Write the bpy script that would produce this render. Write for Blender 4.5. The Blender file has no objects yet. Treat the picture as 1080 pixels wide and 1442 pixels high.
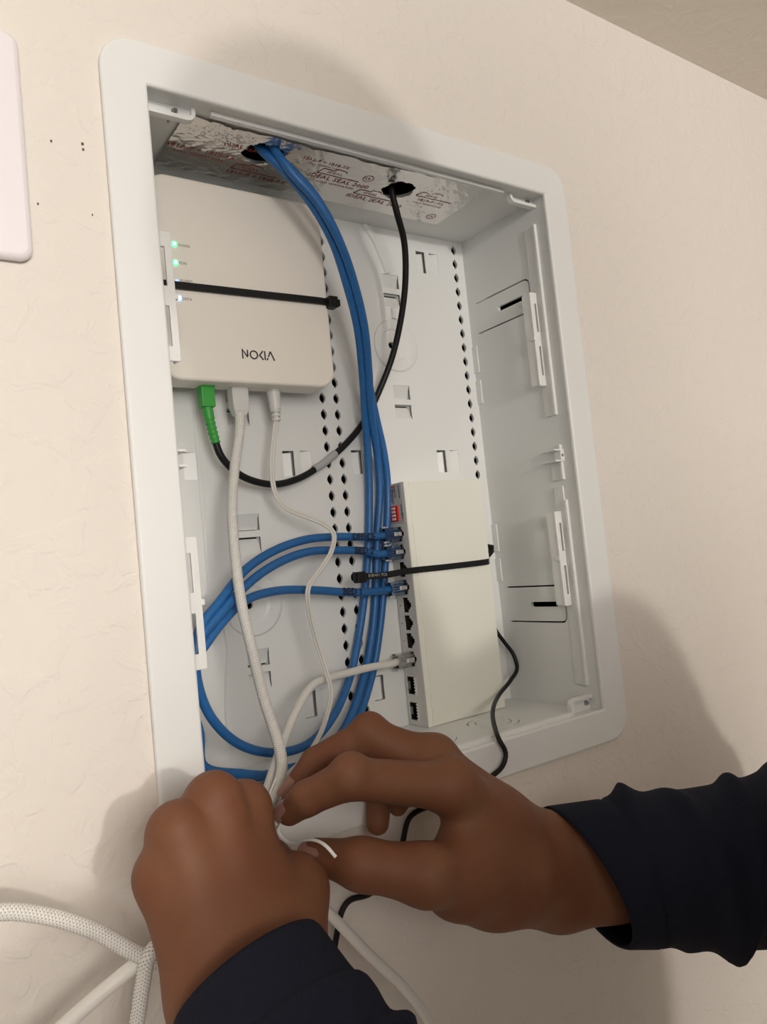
import bpy, bmesh, math, random
import numpy as np
from mathutils import Vector, Matrix

# ------------------------------------------------------------------ camera, light, exposure
SC = bpy.context.scene
COL = SC.collection
random.seed(4)
RNG = np.random.RandomState(7)

cam_data = bpy.data.cameras.new('camera')
cam = bpy.data.objects.new('camera', cam_data)
COL.objects.link(cam)
CAM_POS = [-0.14391, -0.39751, -0.2754]
CAM_R = [[0.818566, -0.565626, -0.100085], [-0.047956, 0.106336, -0.993173], [0.572407, 0.817777, 0.059918]]       # rows: right, down, forward in world axes
m4 = Matrix.Identity(4)
for i in range(3):
    m4[i][0] = CAM_R[0][i]
    m4[i][1] = -CAM_R[1][i]
    m4[i][2] = -CAM_R[2][i]
    m4[i][3] = CAM_POS[i]
cam.matrix_world = m4
cam_data.sensor_fit = 'HORIZONTAL'
cam_data.sensor_width = 36.0
cam_data.lens = 36.0 * 1070.0 / 1080.0
cam_data.clip_start = 0.01
SC.camera = cam

world = bpy.data.worlds.new('room_light')
SC.world = world
world.use_nodes = True
bg = world.node_tree.nodes['Background']
bg.inputs[0].default_value = (1.0, 0.95, 0.89, 1)
bg.inputs[1].default_value = 0.30

def point_lamp(name, loc, watts, radius, col):
    d = bpy.data.lights.new(name, 'POINT')
    d.energy = watts
    d.shadow_soft_size = radius
    d.color = col
    o = bpy.data.objects.new(name, d)
    o.location = loc
    COL.objects.link(o)
    return o
point_lamp('ceiling_lamp_light', (-0.10, -3.0, 0.10), 80, 0.045, (1.0, 0.92, 0.84))
ad = bpy.data.lights.new('soft_fill_light', 'AREA')       # added wide soft fill behind the camera, slightly left; no known source
ad.shape = 'DISK'
ad.size = 0.9
ad.energy = 23.5
ad.color = (1.0, 0.94, 0.88)
al = bpy.data.objects.new('soft_fill_light', ad)
al.location = (-0.27, -1.65, 0.02)
al.rotation_euler = (Vector((0.10, 0.0, -0.20)) - Vector(al.location)).to_track_quat('-Z', 'Y').to_euler()
COL.objects.link(al)

SC.view_settings.view_transform = 'Standard'
SC.view_settings.look = 'None'
SC.view_settings.exposure = 0.0
SC.view_settings.gamma = 1.0
SC.view_settings.use_curve_mapping = False

# ------------------------------------------------------------------ sizes (metres)
W, H, D = 0.3194, 0.4080, 0.0998     # opening width, height, depth of the box
FB = 0.0221                          # flange width
ZC = 0.1834                          # ceiling height above the opening
FLOOR = -2.25

# ------------------------------------------------------------------ materials
def mat(name, col, rough=0.5, metal=0.0, spec=0.5, noise=None, bump=None, emit=None, sss=0.0, trans=0.0, coat=0.0):
    """noise=(scale, second colour, detail); bump=(scale, strength, distance)"""
    m = bpy.data.materials.new(name)
    m.use_nodes = True
    nt = m.node_tree
    b = nt.nodes['Principled BSDF']
    b.inputs['Base Color'].default_value = (*col, 1)
    b.inputs['Roughness'].default_value = rough
    b.inputs['Metallic'].default_value = metal
    b.inputs['Specular IOR Level'].default_value = spec
    if sss:
        b.inputs['Subsurface Weight'].default_value = sss
        b.inputs['Subsurface Radius'].default_value = (0.008, 0.003, 0.0015)
        b.inputs['Subsurface Scale'].default_value = 0.6
    if trans:
        b.inputs['Transmission Weight'].default_value = trans
    if coat:
        b.inputs['Coat Weight'].default_value = coat
    if emit:
        b.inputs['Emission Color'].default_value = (*emit[0], 1)
        b.inputs['Emission Strength'].default_value = emit[1]
    if noise or bump:
        tc = nt.nodes.new('ShaderNodeTexCoord')
    if noise:
        n = nt.nodes.new('ShaderNodeTexNoise')
        n.inputs['Scale'].default_value = noise[0]
        n.inputs['Detail'].default_value = noise[2]
        nt.links.new(tc.outputs['Object'], n.inputs['Vector'])
        r = nt.nodes.new('ShaderNodeValToRGB')
        r.color_ramp.elements[0].position = 0.35
        r.color_ramp.elements[1].position = 0.68
        r.color_ramp.elements[0].color = (*col, 1)
        r.color_ramp.elements[1].color = (*noise[1], 1)
        nt.links.new(n.outputs['Fac'], r.inputs['Fac'])
        nt.links.new(r.outputs['Color'], b.inputs['Base Color'])
    if bump:
        n2 = nt.nodes.new('ShaderNodeTexNoise')
        n2.inputs['Scale'].default_value = bump[0]
        n2.inputs['Detail'].default_value = 4
        nt.links.new(tc.outputs['Object'], n2.inputs['Vector'])
        bp = nt.nodes.new('ShaderNodeBump')
        bp.inputs['Strength'].default_value = bump[1]
        bp.inputs['Distance'].default_value = bump[2]
        nt.links.new(n2.outputs['Fac'], bp.inputs['Height'])
        nt.links.new(bp.outputs['Normal'], b.inputs['Normal'])
    return m

def wall_paint(name, col, patch):
    """knock-down texture: flattened islands of plaster with thin curled edges"""
    m = bpy.data.materials.new(name)
    m.use_nodes = True
    nt = m.node_tree
    b = nt.nodes['Principled BSDF']
    b.inputs['Base Color'].default_value = (*col, 1)
    b.inputs['Roughness'].default_value = 0.75
    b.inputs['Specular IOR Level'].default_value = 0.25
    tc = nt.nodes.new('ShaderNodeTexCoord')
    n = nt.nodes.new('ShaderNodeTexNoise')
    n.inputs['Scale'].default_value = patch
    n.inputs['Detail'].default_value = 3.5
    n.inputs['Roughness'].default_value = 0.55
    n.inputs['Distortion'].default_value = 0.6
    nt.links.new(tc.outputs['Object'], n.inputs['Vector'])
    r = nt.nodes.new('ShaderNodeValToRGB')
    r.color_ramp.elements[0].position = 0.50
    r.color_ramp.elements[1].position = 0.60
    nt.links.new(n.outputs['Fac'], r.inputs['Fac'])
    n2 = nt.nodes.new('ShaderNodeTexNoise')
    n2.inputs['Scale'].default_value = 420
    n2.inputs['Detail'].default_value = 2
    nt.links.new(tc.outputs['Object'], n2.inputs['Vector'])
    mx = nt.nodes.new('ShaderNodeMath')
    mx.operation = 'MULTIPLY_ADD'
    mx.inputs[1].default_value = 0.22
    nt.links.new(n2.outputs['Fac'], mx.inputs[0])
    nt.links.new(r.outputs['Color'], mx.inputs[2])
    bp = nt.nodes.new('ShaderNodeBump')
    bp.inputs['Strength'].default_value = 0.50
    bp.inputs['Distance'].default_value = 0.0007
    nt.links.new(mx.outputs[0], bp.inputs['Height'])
    nt.links.new(bp.outputs['Normal'], b.inputs['Normal'])
    return m

M = {}
M['wall'] = wall_paint('wall_paint', (0.765, 0.72, 0.665), 62)
M['ceiling'] = wall_paint('ceiling_paint', (0.84, 0.79, 0.72), 62)
M['floor'] = mat('floor_boards', (0.33, 0.25, 0.18), 0.6, noise=(6, (0.25, 0.18, 0.12), 3))
M['dark'] = mat('cavity_shade', (0.015, 0.014, 0.013), 0.9)  # near black puts the shade of the unlit cavity into the colour
M['white'] = mat('white_plastic', (0.79, 0.805, 0.795), 0.38, bump=(900, 0.05, 0.0002))
M['white_gloss'] = mat('white_gloss_plastic', (0.83, 0.84, 0.83), 0.3)
M['plate'] = mat('plate_plastic', (0.83, 0.80, 0.825), 0.35)
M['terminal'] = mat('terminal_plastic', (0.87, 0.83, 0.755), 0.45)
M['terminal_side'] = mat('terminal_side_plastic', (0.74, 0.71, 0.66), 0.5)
M['switch'] = mat('switch_paint', (0.84, 0.85, 0.77), 0.42, bump=(1500, 0.06, 0.0001))
M['panel'] = mat('panel_print', (0.52, 0.52, 0.50), 0.45)
M['panel_light'] = mat('panel_light', (0.66, 0.65, 0.62), 0.45)
M['black'] = mat('black_plastic', (0.009, 0.009, 0.010), 0.45, spec=0.28)
M['black_matte'] = mat('black_matte', (0.010, 0.010, 0.011), 0.7)
M['print'] = mat('black_print', (0.03, 0.028, 0.028), 0.6)
M['grey_print'] = mat('grey_print', (0.22, 0.21, 0.20), 0.6)
M['red_print'] = mat('red_print', (0.36, 0.05, 0.045), 0.55)
M['red'] = mat('red_plastic', (0.60, 0.03, 0.02), 0.4)
M['blue'] = mat('blue_jacket', (0.017, 0.122, 0.35), 0.42, noise=(300, (0.021, 0.14, 0.385), 2), bump=(500, 0.08, 0.0003))
M['marker'] = mat('marker_ink', (0.012, 0.007, 0.012), 0.5)
M['green'] = mat('green_boot', (0.045, 0.36, 0.055), 0.45)
M['green_dark'] = mat('green_groove', (0.015, 0.12, 0.02), 0.6)
M['grey_sleeve'] = mat('grey_sleeve', (0.42, 0.43, 0.44), 0.45)
M['clear'] = mat('clear_plug', (0.62, 0.76, 0.90), 0.10, spec=0.5, trans=1.0)
M['gold'] = mat('gold_contact', (0.75, 0.52, 0.22), 0.3, metal=1.0)
M['metal'] = mat('bright_metal', (0.80, 0.80, 0.78), 0.42, metal=0.8)
M['steel'] = mat('screw_steel', (0.42, 0.42, 0.42), 0.3, metal=1.0)
M['white_jacket'] = mat('white_jacket', (0.76, 0.75, 0.71), 0.45, bump=(300, 0.05, 0.0003))
M['grey_plug'] = mat('pale_grey_plug', (0.66, 0.66, 0.64), 0.4)
M['pale_cord'] = mat('pale_cord', (0.72, 0.71, 0.67), 0.4)
M['led_green'] = mat('led_green', (0.2, 1, 0.4), 0.4, emit=((0.05, 1.0, 0.30), 1.6))
M['led_core'] = mat('led_core', (0.8, 1, 0.9), 0.4, emit=((0.55, 1.0, 0.8), 1.5))
M['led_blue'] = mat('led_blue', (0.3, 0.5, 1), 0.4, emit=((0.25, 0.45, 1.0), 1.6))
M['led_white'] = mat('led_white', (0.8, 0.9, 1), 0.4, emit=((0.85, 0.95, 1.0), 1.6))
M['scuff'] = mat('scuff', (0.10, 0.085, 0.075), 0.8)
M['hair'] = mat('dark_hair', (0.02, 0.014, 0.010), 0.6)
M['skin'] = mat('skin', (0.185, 0.080, 0.040), 0.60, spec=0.30, noise=(38, (0.168, 0.062, 0.031), 3), bump=(420, 0.22, 0.0006), sss=0.12)
M['nail'] = mat('nail', (0.30, 0.155, 0.125), 0.3)
M['navy'] = mat('navy_knit', (0.011, 0.013, 0.024), 0.9, spec=0.15, bump=(700, 0.5, 0.0008))

def braid_material():
    m = mat('braided_jacket', (0.78, 0.77, 0.73), 0.6)
    return m
M['braid'] = braid_material()
M['braid_dark'] = mat('braid_shadow_thread', (0.36, 0.355, 0.335), 0.7)  # grey under and between white strands, shade of the gaps put into the colour

def foil_material():
    m = mat('foil_tape', (0.64, 0.62, 0.60), 0.19, metal=0.95)
    nt = m.node_tree
    b = nt.nodes['Principled BSDF']
    tc = nt.nodes.new('ShaderNodeTexCoord')
    n = nt.nodes.new('ShaderNodeTexNoise')
    n.inputs['Scale'].default_value = 85
    n.inputs['Detail'].default_value = 3
    n.inputs['Distortion'].default_value = 1.2
    nt.links.new(tc.outputs['Object'], n.inputs['Vector'])
    bp = nt.nodes.new('ShaderNodeBump')
    bp.inputs['Strength'].default_value = 0.35
    bp.inputs['Distance'].default_value = 0.0018
    nt.links.new(n.outputs['Fac'], bp.inputs['Height'])
    nt.links.new(bp.outputs['Normal'], b.inputs['Normal'])
    return m
M['clear_white'] = mat('clear_plug_pale', (0.88, 0.89, 0.89), 0.10, spec=0.5, trans=1.0)
M['foil'] = foil_material()

# ------------------------------------------------------------------ helpers
def link_mesh(name, me, material, parent=None, smooth=False):
    o = bpy.data.objects.new(name, me)
    COL.objects.link(o)
    if material is not None:
        me.materials.clear()
        me.materials.append(material)
    if smooth:
        for p in me.polygons:
            p.use_smooth = True
    if parent is not None:
        o.parent = parent
        off = Vector(parent.location) if parent.type == 'EMPTY' else Vector((0, 0, 0))
        o.matrix_parent_inverse = Matrix.Translation(-off)
    return o

def mesh(name, verts, faces, material, parent=None, smooth=False):
    me = bpy.data.meshes.new(name)
    me.from_pydata([tuple(map(float, v)) for v in verts], [], [tuple(int(i) for i in f) for f in faces])
    me.update()
    return link_mesh(name, me, material, parent, smooth)

def thing(name, label, cat, loc=(0, 0, 0), group=None):
    o = bpy.data.objects.new(name, None)
    o.empty_display_size = 0.01
    o.location = loc
    COL.objects.link(o)
    o['label'] = label
    o['category'] = cat
    if group:
        o['group'] = group
    return o

def tag(o, label, cat, group=None):
    o['label'] = label
    o['category'] = cat
    if group:
        o['group'] = group
    return o

class MB:
    """collects simple shapes into one mesh"""
    def __init__(self):
        self.v, self.f = [], []
    def add(self, v, f):
        n = len(self.v)
        self.v += [tuple(p) for p in v]
        self.f += [tuple(i + n for i in q) for q in f]
        return self
    def box(self, x0, x1, y0, y1, z0, z1, bev=0.0):
        bm = bmesh.new()
        bmesh.ops.create_cube(bm, size=1.0)
        for v in bm.verts:
            v.co = Vector(((x0 + x1) / 2 + v.co.x * (x1 - x0), (y0 + y1) / 2 + v.co.y * (y1 - y0), (z0 + z1) / 2 + v.co.z * (z1 - z0)))
        if bev > 0:
            bmesh.ops.bevel(bm, geom=bm.edges[:], offset=bev, segments=2, affect='EDGES', profile=0.6)
        bm.verts.index_update()
        self.add([v.co[:] for v in bm.verts], [[v.index for v in f.verts] for f in bm.faces])
        bm.free()
        return self
    def cyl(self, p0, p1, r0, r1=None, n=20, cap=True):
        r1 = r0 if r1 is None else r1
        p0, p1 = Vector(p0), Vector(p1)
        t = (p1 - p0).normalized()
        a = t.orthogonal().normalized()
        b = t.cross(a)
        v, f = [], []
        for p, r in ((p0, r0), (p1, r1)):
            for i in range(n):
                th = 2 * math.pi * i / n
                v.append(p + a * math.cos(th) * r + b * math.sin(th) * r)
        for i in range(n):
            j = (i + 1) % n
            f.append((i, j, n + j, n + i))
        if cap:
            f.append(tuple(range(n - 1, -1, -1)))
            f.append(tuple(range(n, 2 * n)))
        return self.add(v, f)
    def build(self, name, material, parent=None, smooth=False):
        return mesh(name, self.v, self.f, material, parent, smooth)

def box(name, x0, x1, y0, y1, z0, z1, material, parent=None, bev=0.0):
    return MB().box(x0, x1, y0, y1, z0, z1, bev).build(name, material, parent)

def shade_auto(o, ang=35):
    me = o.data
    for p in me.polygons:
        p.use_smooth = True
    me.set_sharp_from_angle(angle=math.radians(ang))
    return o

def rrect(x0, x1, z0, z1, r, n=8):
    pts = []
    for cx, cz, a0 in ((x1 - r, z1 - r, 0), (x0 + r, z1 - r, 90), (x0 + r, z0 + r, 180), (x1 - r, z0 + r, 270)):
        for i in range(n + 1):
            a = math.radians(a0 + 90 * i / n)
            pts.append((cx + r * math.cos(a), cz + r * math.sin(a)))
    return pts

def circ(cx, cz, rx, rz=None, n=24):
    rz = rx if rz is None else rz
    return [(cx + rx * math.cos(2 * math.pi * i / n), cz + rz * math.sin(2 * math.pi * i / n)) for i in range(n)]

def plate_mesh(outlines, thick, bevel=0.0):
    """2-D outlines (first the outer one, then holes) filled and given thickness; lies in local xy, centred on z"""
    cu = bpy.data.curves.new('outline', 'CURVE')
    cu.dimensions = '2D'
    cu.fill_mode = 'BOTH'
    cu.extrude = max(thick / 2 - bevel, 1e-6) if thick > 0 else 0
    cu.bevel_depth = bevel
    cu.bevel_resolution = 2
    for pts in outlines:
        sp = cu.splines.new('POLY')
        sp.points.add(len(pts) - 1)
        for i, p in enumerate(pts):
            sp.points[i].co = (p[0], p[1], 0, 1)
        sp.use_cyclic_u = True
    ob = bpy.data.objects.new('outline', cu)
    me = bpy.data.meshes.new_from_object(ob)
    bpy.data.objects.remove(ob)
    bpy.data.curves.remove(cu)
    return me

def frame(o, u, v):
    """matrix taking local x,y to world directions u,v from origin o"""
    u, v = Vector(u).normalized(), Vector(v).normalized()
    w = u.cross(v)
    m = Matrix.Identity(4)
    for i in range(3):
        m[i][0], m[i][1], m[i][2], m[i][3] = u[i], v[i], w[i], o[i]
    return m

def plate(name, outlines, y0, y1, material, parent=None, bevel=0.0, plane='XZ'):
    """plate between depth y0..y1 drawn in world XZ (or YZ / XY)"""
    me = plate_mesh(outlines, abs(y1 - y0), bevel)
    c = (y0 + y1) / 2
    if plane == 'XZ':
        me.transform(frame((0, c, 0), (1, 0, 0), (0, 0, 1)))
    elif plane == 'YZ':
        me.transform(frame((c, 0, 0), (0, 1, 0), (0, 0, 1)))
    else:
        me.transform(frame((0, 0, c), (1, 0, 0), (0, 1, 0)))
    o = link_mesh(name, me, material, parent)
    return o

def stroke(pts, w):
    """outline of a thick polyline"""
    L, Rr = [], []
    n = len(pts)
    for i in range(n):
        p = Vector(pts[i])
        a = Vector(pts[max(i - 1, 0)])
        b = Vector(pts[min(i + 1, n - 1)])
        t = (b - a).normalized()
        nn = Vector((-t.y, t.x))
        k = 1.0
        if 0 < i < n - 1:
            t1 = (p - a).normalized()
            k = 1 / max(0.5, nn.dot(Vector((-t1.y, t1.x))))
        L.append(tuple(p + nn * w / 2 * k))
        Rr.append(tuple(p - nn * w / 2 * k))
    return L + Rr[::-1]

def text_mesh(s, size, spacing=1.0, shear=0.0, bold=0.0):
    cu = bpy.data.curves.new('lettering', 'FONT')
    cu.body = s
    cu.size = size
    cu.space_character = spacing
    cu.shear = shear
    cu.offset = bold
    cu.resolution_u = 2
    cu.align_x = 'CENTER'
    cu.align_y = 'CENTER'
    ob = bpy.data.objects.new('lettering', cu)
    me = bpy.data.meshes.new_from_object(ob)
    bpy.data.objects.remove(ob)
    bpy.data.curves.remove(cu)
    return me

def text(name, s, size, origin, u, v, material, parent, spacing=1.0, shear=0.0):
    me = text_mesh(s, size, spacing, shear)
    me.transform(frame(origin, u, v))
    return link_mesh(name, me, material, parent)

def spline(pts, step=0.003):
    """Catmull-Rom through the points, resampled evenly"""
    P = np.array(pts, float)
    P = np.vstack([2 * P[0] - P[1], P, 2 * P[-1] - P[-2]])
    out = []
    for i in range(1, len(P) - 2):
        p0, p1, p2, p3 = P[i - 1], P[i], P[i + 1], P[i + 2]
        d1 = max(np.linalg.norm(p1 - p0), 1e-6) ** 0.5
        d2 = max(np.linalg.norm(p2 - p1), 1e-6) ** 0.5
        d3 = max(np.linalg.norm(p3 - p2), 1e-6) ** 0.5
        m1 = (p2 - p1) + d2 * ((p1 - p0) / d1 - (p2 - p0) / (d1 + d2))
        m2 = (p2 - p1) + d2 * ((p3 - p2) / d3 - (p3 - p1) / (d2 + d3))
        for t in np.linspace(0, 1, 24, endpoint=False):
            out.append((2 * t**3 - 3 * t**2 + 1) * p1 + (t**3 - 2 * t**2 + t) * m1 + (-2 * t**3 + 3 * t**2) * p2 + (t**3 - t**2) * m2)
    out.append(P[-2])
    out = np.array(out)
    s = np.concatenate([[0], np.cumsum(np.linalg.norm(np.diff(out, axis=0), axis=1))])
    n = max(3, int(s[-1] / step))
    q = np.linspace(0, s[-1], n + 1)
    return np.stack([np.interp(q, s, out[:, k]) for k in range(3)], 1)

def frames(P):
    T = np.gradient(P, axis=0)
    T /= np.linalg.norm(T, axis=1)[:, None]
    A = np.zeros_like(P)
    a = np.cross(T[0], [0.3, 0.2, 0.93])
    a /= np.linalg.norm(a)
    for i in range(len(P)):
        a = a - T[i] * np.dot(a, T[i])
        a /= np.linalg.norm(a)
        A[i] = a
    return T, A, np.cross(T, A)

def tube_geo(P, r, n=12, flat=1.0):
    T, A, Bn = frames(P)
    r = np.broadcast_to(np.asarray(r, float), (len(P),))
    v, f = [], []
    for i in range(len(P)):
        for k in range(n):
            th = 2 * math.pi * k / n
            v.append(P[i] + A[i] * math.cos(th) * r[i] + Bn[i] * math.sin(th) * r[i] * flat)
    for i in range(len(P) - 1):
        for k in range(n):
            j = (k + 1) % n
            f.append((i * n + k, i * n + j, (i + 1) * n + j, (i + 1) * n + k))
    f.append(tuple(range(n - 1, -1, -1)))
    f.append(tuple(range((len(P) - 1) * n, len(P) * n)))
    return v, f

def tube(name, pts, r, material, parent=None, n=12, step=0.003, raw=False, flat=1.0):
    P = np.array(pts, float) if raw else spline(pts, step)
    v, f = tube_geo(P, r, n, flat)
    return shade_auto(mesh(name, v, f, material, parent, True), 50)

# ------------------------------------------------------------------ the setting
def structure(o):
    o['kind'] = 'structure'
    return o

wall = structure(plate('wall_back', [[(-3, FLOOR), (3, FLOOR), (3, ZC), (-3, ZC)], [(0.0 - 0.004, -H - 0.004), (W + 0.004, -H - 0.004), (W + 0.004, 0.004), (-0.004, 0.004)]], 0.0, 0.0127, M['wall']))
structure(box('ceiling', -3, 3, -4.2, 0.30, ZC, ZC + 0.1, M['ceiling']))
structure(box('floor', -3, 3, -4.2, 0.30, FLOOR - 0.1, FLOOR, M['floor']))
structure(box('wall_cavity_backing', -3, 3, 0.20, 0.30, FLOOR, ZC, M['dark']))  # unseen backing, added to keep world light out of the panel holes

# small scuffs on the paint near the wall plate
k = 0
for (u, rr) in (((-0.0651, 0.0000, -0.0656), 0.0016), ((-0.0350, 0.0000, -0.0425), 0.0007), ((-0.0349, 0.0000, -0.0455), 0.0006), ((-0.0506, 0.0000, -0.0446), 0.0006), ((-0.0594, 0.0000, -0.0796), 0.0005), ((-0.0328, 0.0000, -0.0807), 0.0004)):
    a = [(u[0] + rr * (0.7 + 0.5 * random.random()) * math.cos(t), u[2] + 1.5 * rr * (0.6 + 0.5 * random.random()) * math.sin(t)) for t in [i * math.pi / 4 for i in range(8)]]
    plate('scuff_mark', [a], -0.0004, 0.0002, M['scuff'], wall)

# ------------------------------------------------------------------ wall plate at the left edge
wp = thing('wall_plate', 'smooth white wall plate with rounded edges at far left beside the box', 'wall plate', (-0.102, 0, -0.055))
o = plate('cover', [rrect(-0.137, -0.0668, -0.1095, 0.0030, 0.004), rrect(-0.1185, -0.0855, -0.087, -0.020, 0.001)], -0.0062, 0.0, M['plate'], wp, bevel=0.0028)
shade_auto(o, 40)
o = MB().box(-0.1180, -0.0860, -0.0072, -0.001, -0.0865, -0.0205, 0.001).build('rocker', M['plate'], wp)

# ------------------------------------------------------------------ the in-wall box
enc = thing('media_enclosure', 'white plastic in-wall wiring box with open front, wide rounded flange and punched back panel', 'wiring box', (W / 2, 0, -H))
fl = plate('flange', [rrect(-FB, W + FB, -H - FB, FB, 0.018, 10), rrect(0, W, -H, 0, 0.002, 3)], -0.0040, 0.0, M['white'], enc, bevel=0.0016)
shade_auto(fl, 40)

# back panel with its punched holes, slots and pockets
HX = (0.1576, 0.1702, 0.3092)
holes = []
def notched(cx, cz, rx=0.0027, rz=0.0033):
    pts = []
    for i in range(16):
        a = 2 * math.pi * i / 16
        pts.append((cx + rx * math.cos(a), cz + rz * math.sin(a)))
    out = []
    for (x, z) in pts:                      # little notch at top and bottom
        out.append((x, z))
    out.insert(5, (cx - 0.0008, cz + rz + 0.0008)); out.insert(4, (cx + 0.0008, cz + rz + 0.0008))
    out.insert(15, (cx + 0.0008, cz - rz - 0.0008)); out.insert(14, (cx - 0.0008, cz - rz - 0.0008))
    # drop the crown vertices that the notch replaces
    out = [p for p in out if not (abs(p[0] - cx) < 1e-6)]
    return out
for hx in HX[:2]:
    for i in range(-10, 20):
        holes.append(notched(hx, -0.1482 - 0.0127 * i))
for i in range(0, 31):
    holes.append(notched(HX[2], -0.0078 - 0.0127 * i))
RB = [(0, -H), (W, -H), (W, 0.0), (0, 0.0)]
slots = []      # (x0, x1, z0, z1, kind)
S_W, S_H = 0.0095, 0.0190
for (x, z, kind) in ((0.1185, -0.1893, 'tall'), (0.1334, -0.1893, 'blank'), (0.1790, -0.1889, 'tall'), (0.2654, -0.1890, 'tall'), (0.2799, -0.1890, 'blank'),
                     (0.1180, -0.3665, 'tall'), (0.1312, -0.3663, 'blank'), (0.1787, -0.3655, 'tall'), (0.2653, -0.0146, 'tall'), (0.0425, -0.1902, 'blank'), (0.2799, -0.0146, 'blank')):
    slots.append((x, x + S_W, z - S_H, z, kind))
for (x, z) in ((0.2265, -0.0399), (0.2263, -0.1344), (0.0780, -0.2349), (0.0764, -0.3304), (0.0775, -0.1425)):
    slots.append((x, x + 0.0170, z - 0.0118, z, 'upper'))
    slots.append((x, x + 0.0170, z - 0.0282, z - 0.0164, 'lower'))
cut = [[(a, c), (b, c), (b, d), (a, d)] for (a, b, c, d, kd) in slots]
screw_holes = [circ(0.2290, -0.1010, 0.0028), circ(0.0815, -0.2990, 0.0028)]
back = plate('back_panel', [RB] + holes + cut + screw_holes, D, D + 0.0025, M['white'], enc)

def pocket(x0, x1, z0, z1, kind):
    b = MB()
    y = D + 0.0001
    d = 0.0075
    w = 0.0008
    e = 0.0001
    # four walls just outside the cut-out
    b.box(x0 - w, x0, y + 0.001, y + d, z0 - w, z1 + w)
    b.box(x1, x1 + w, y + 0.001, y + d, z0 - w, z1 + w)
    b.box(x0 - w, x1 + w, y + 0.001, y + d, z0 - w, z0)
    b.box(x0 - w, x1 + w, y + 0.001, y + d, z1, z1 + w)
    if kind == 'tall':      # a tongue leaves a dark gap along its right side and top
        b.add([(x0, y + 0.0050, z0), (x1 - 0.0016, y + 0.0020, z0), (x1 - 0.0016, y + 0.0020, z1 - 0.0012), (x0, y + 0.0050, z1 - 0.0012),
               (x0, y + 0.0062, z0), (x1 - 0.0016, y + 0.0060, z0), (x1 - 0.0016, y + 0.0060, z1 - 0.0012), (x0, y + 0.0062, z1 - 0.0012)],
              [(0, 1, 2, 3), (1, 5, 6, 2), (3, 2, 6, 7), (4, 7, 6, 5)])
    elif kind == 'blank':
        b.add([(x0, y + 0.0028, z0), (x1, y + 0.0003, z0), (x1, y + 0.0003, z1), (x0, y + 0.0028, z1)], [(0, 1, 2, 3)])
    elif kind == 'upper':   # floor slopes back towards a gap at the lower edge
        b.add([(x0, y + 0.0005, z1), (x1, y + 0.0005, z1), (x1, y + 0.0065, z0 + 0.0008), (x0, y + 0.0065, z0 + 0.0008)], [(0, 1, 2, 3)])
    else:
        b.add([(x0, y + 0.0065, z1 - 0.0010), (x1, y + 0.0065, z1 - 0.0010), (x1, y + 0.0005, z0), (x0, y + 0.0005, z0)], [(0, 1, 2, 3)])
    b.build('pocket', M['white'], back)
for s in slots:
    pocket(*s)

# raised round screw seats and the shallow wire grooves that run between the pockets
def seat(cx, cz, r, hole_dx):
    b = MB()
    n = 48
    rings = [(r, 0.0, 0), (r * 0.94, -0.0011, 0), (r * 0.62, -0.0011, 0), (r * 0.56, 0.0000, 0), (0.0029, 0.0000, 0)]
    v, f = [], []
    for k, (rr, dy, _) in enumerate(rings):
        t = k / (len(rings) - 1)
        for i in range(n):
            a = 2 * math.pi * i / n
            v.append((cx + hole_dx * t + rr * math.cos(a), D - 0.0002 + dy, cz + rr * math.sin(a)))
    for k in range(len(rings) - 1):
        for i in range(n):
            j = (i + 1) % n
            f.append((k * n + i, k * n + j, (k + 1) * n + j, (k + 1) * n + i))
    shade_auto(mesh('screw_seat', v, f, M['white'], back), 25)
seat(0.2340, -0.1010, 0.0225, -0.005)
seat(0.0850, -0.2990, 0.0225, -0.0035)
def rib(pts, w, h=0.0016):
    P = spline([(x, D, z) for x, z in pts], 0.003)
    v, f = [], []
    for i in range(len(P)):
        t = P[min(i + 1, len(P) - 1)] - P[max(i - 1, 0)]
        t /= np.linalg.norm(t)
        nrm = np.array([-t[2], 0, t[0]])
        for (s, y) in ((-0.5, 0), (-0.36, -h), (0.36, -h), (0.5, 0)):
            p = P[i] + nrm * w * s
            v.append((p[0], D - 0.0001 + y, p[2]))
    for i in range(len(P) - 1):
        for k in range(3):
            f.append((i * 4 + k, i * 4 + k + 1, (i + 1) * 4 + k + 1, (i + 1) * 4 + k))
    mesh('rib', v, f, M['white'], back)
rib([(0.2130, -0.0004), (0.2215, -0.012), (0.2285, -0.028), (0.2325, -0.0395)], 0.0050)
rib([(0.2345, -0.069), (0.2345, -0.078)], 0.0050)
rib([(0.0605, -0.298), (0.0630, -0.312), (0.0640, -0.328), (0.0610, -0.350), (0.0590, -0.372), (0.0600, -0.392)], 0.0056)
rib([(0.0535, -0.160), (0.0535, -0.280)], 0.0030, 0.0006)

# right wall with knock-out outlines
def knock(z0, z1, y0, y1):
    r = 0.005
    zm = (z0 + z1) / 2
    arc1 = [(y0 + r - r * math.sin(a), z1 - r + r * math.cos(a)) for a in [math.radians(q) for q in (0, 30, 60, 90)]]
    arc2 = [(y0 + r - r * math.cos(a), z0 + r - r * math.sin(a)) for a in [math.radians(q) for q in (0, 30, 60, 90)]]
    return [stroke([(y1, z1)] + arc1 + [(y0, zm + 0.0012)], 0.0013), stroke([(y0, zm - 0.0012)] + arc2 + [(y1, z0)], 0.0013),
            rrect(0.0330, 0.0625, zm - 0.0024, zm + 0.0018, 0.0014, 3)]
RW = [[(0.0, -H), (D + 0.0025, -H), (D + 0.0025, 0), (0.0, 0)]]
RW += knock(-0.0862, -0.0590, 0.0250, 0.0905)
RW += knock(-0.3412, -0.3116, 0.0250, 0.0900)
right_wall = plate('side_wall', RW, W, W + 0.0025, M['white'], enc, plane='YZ')
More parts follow.
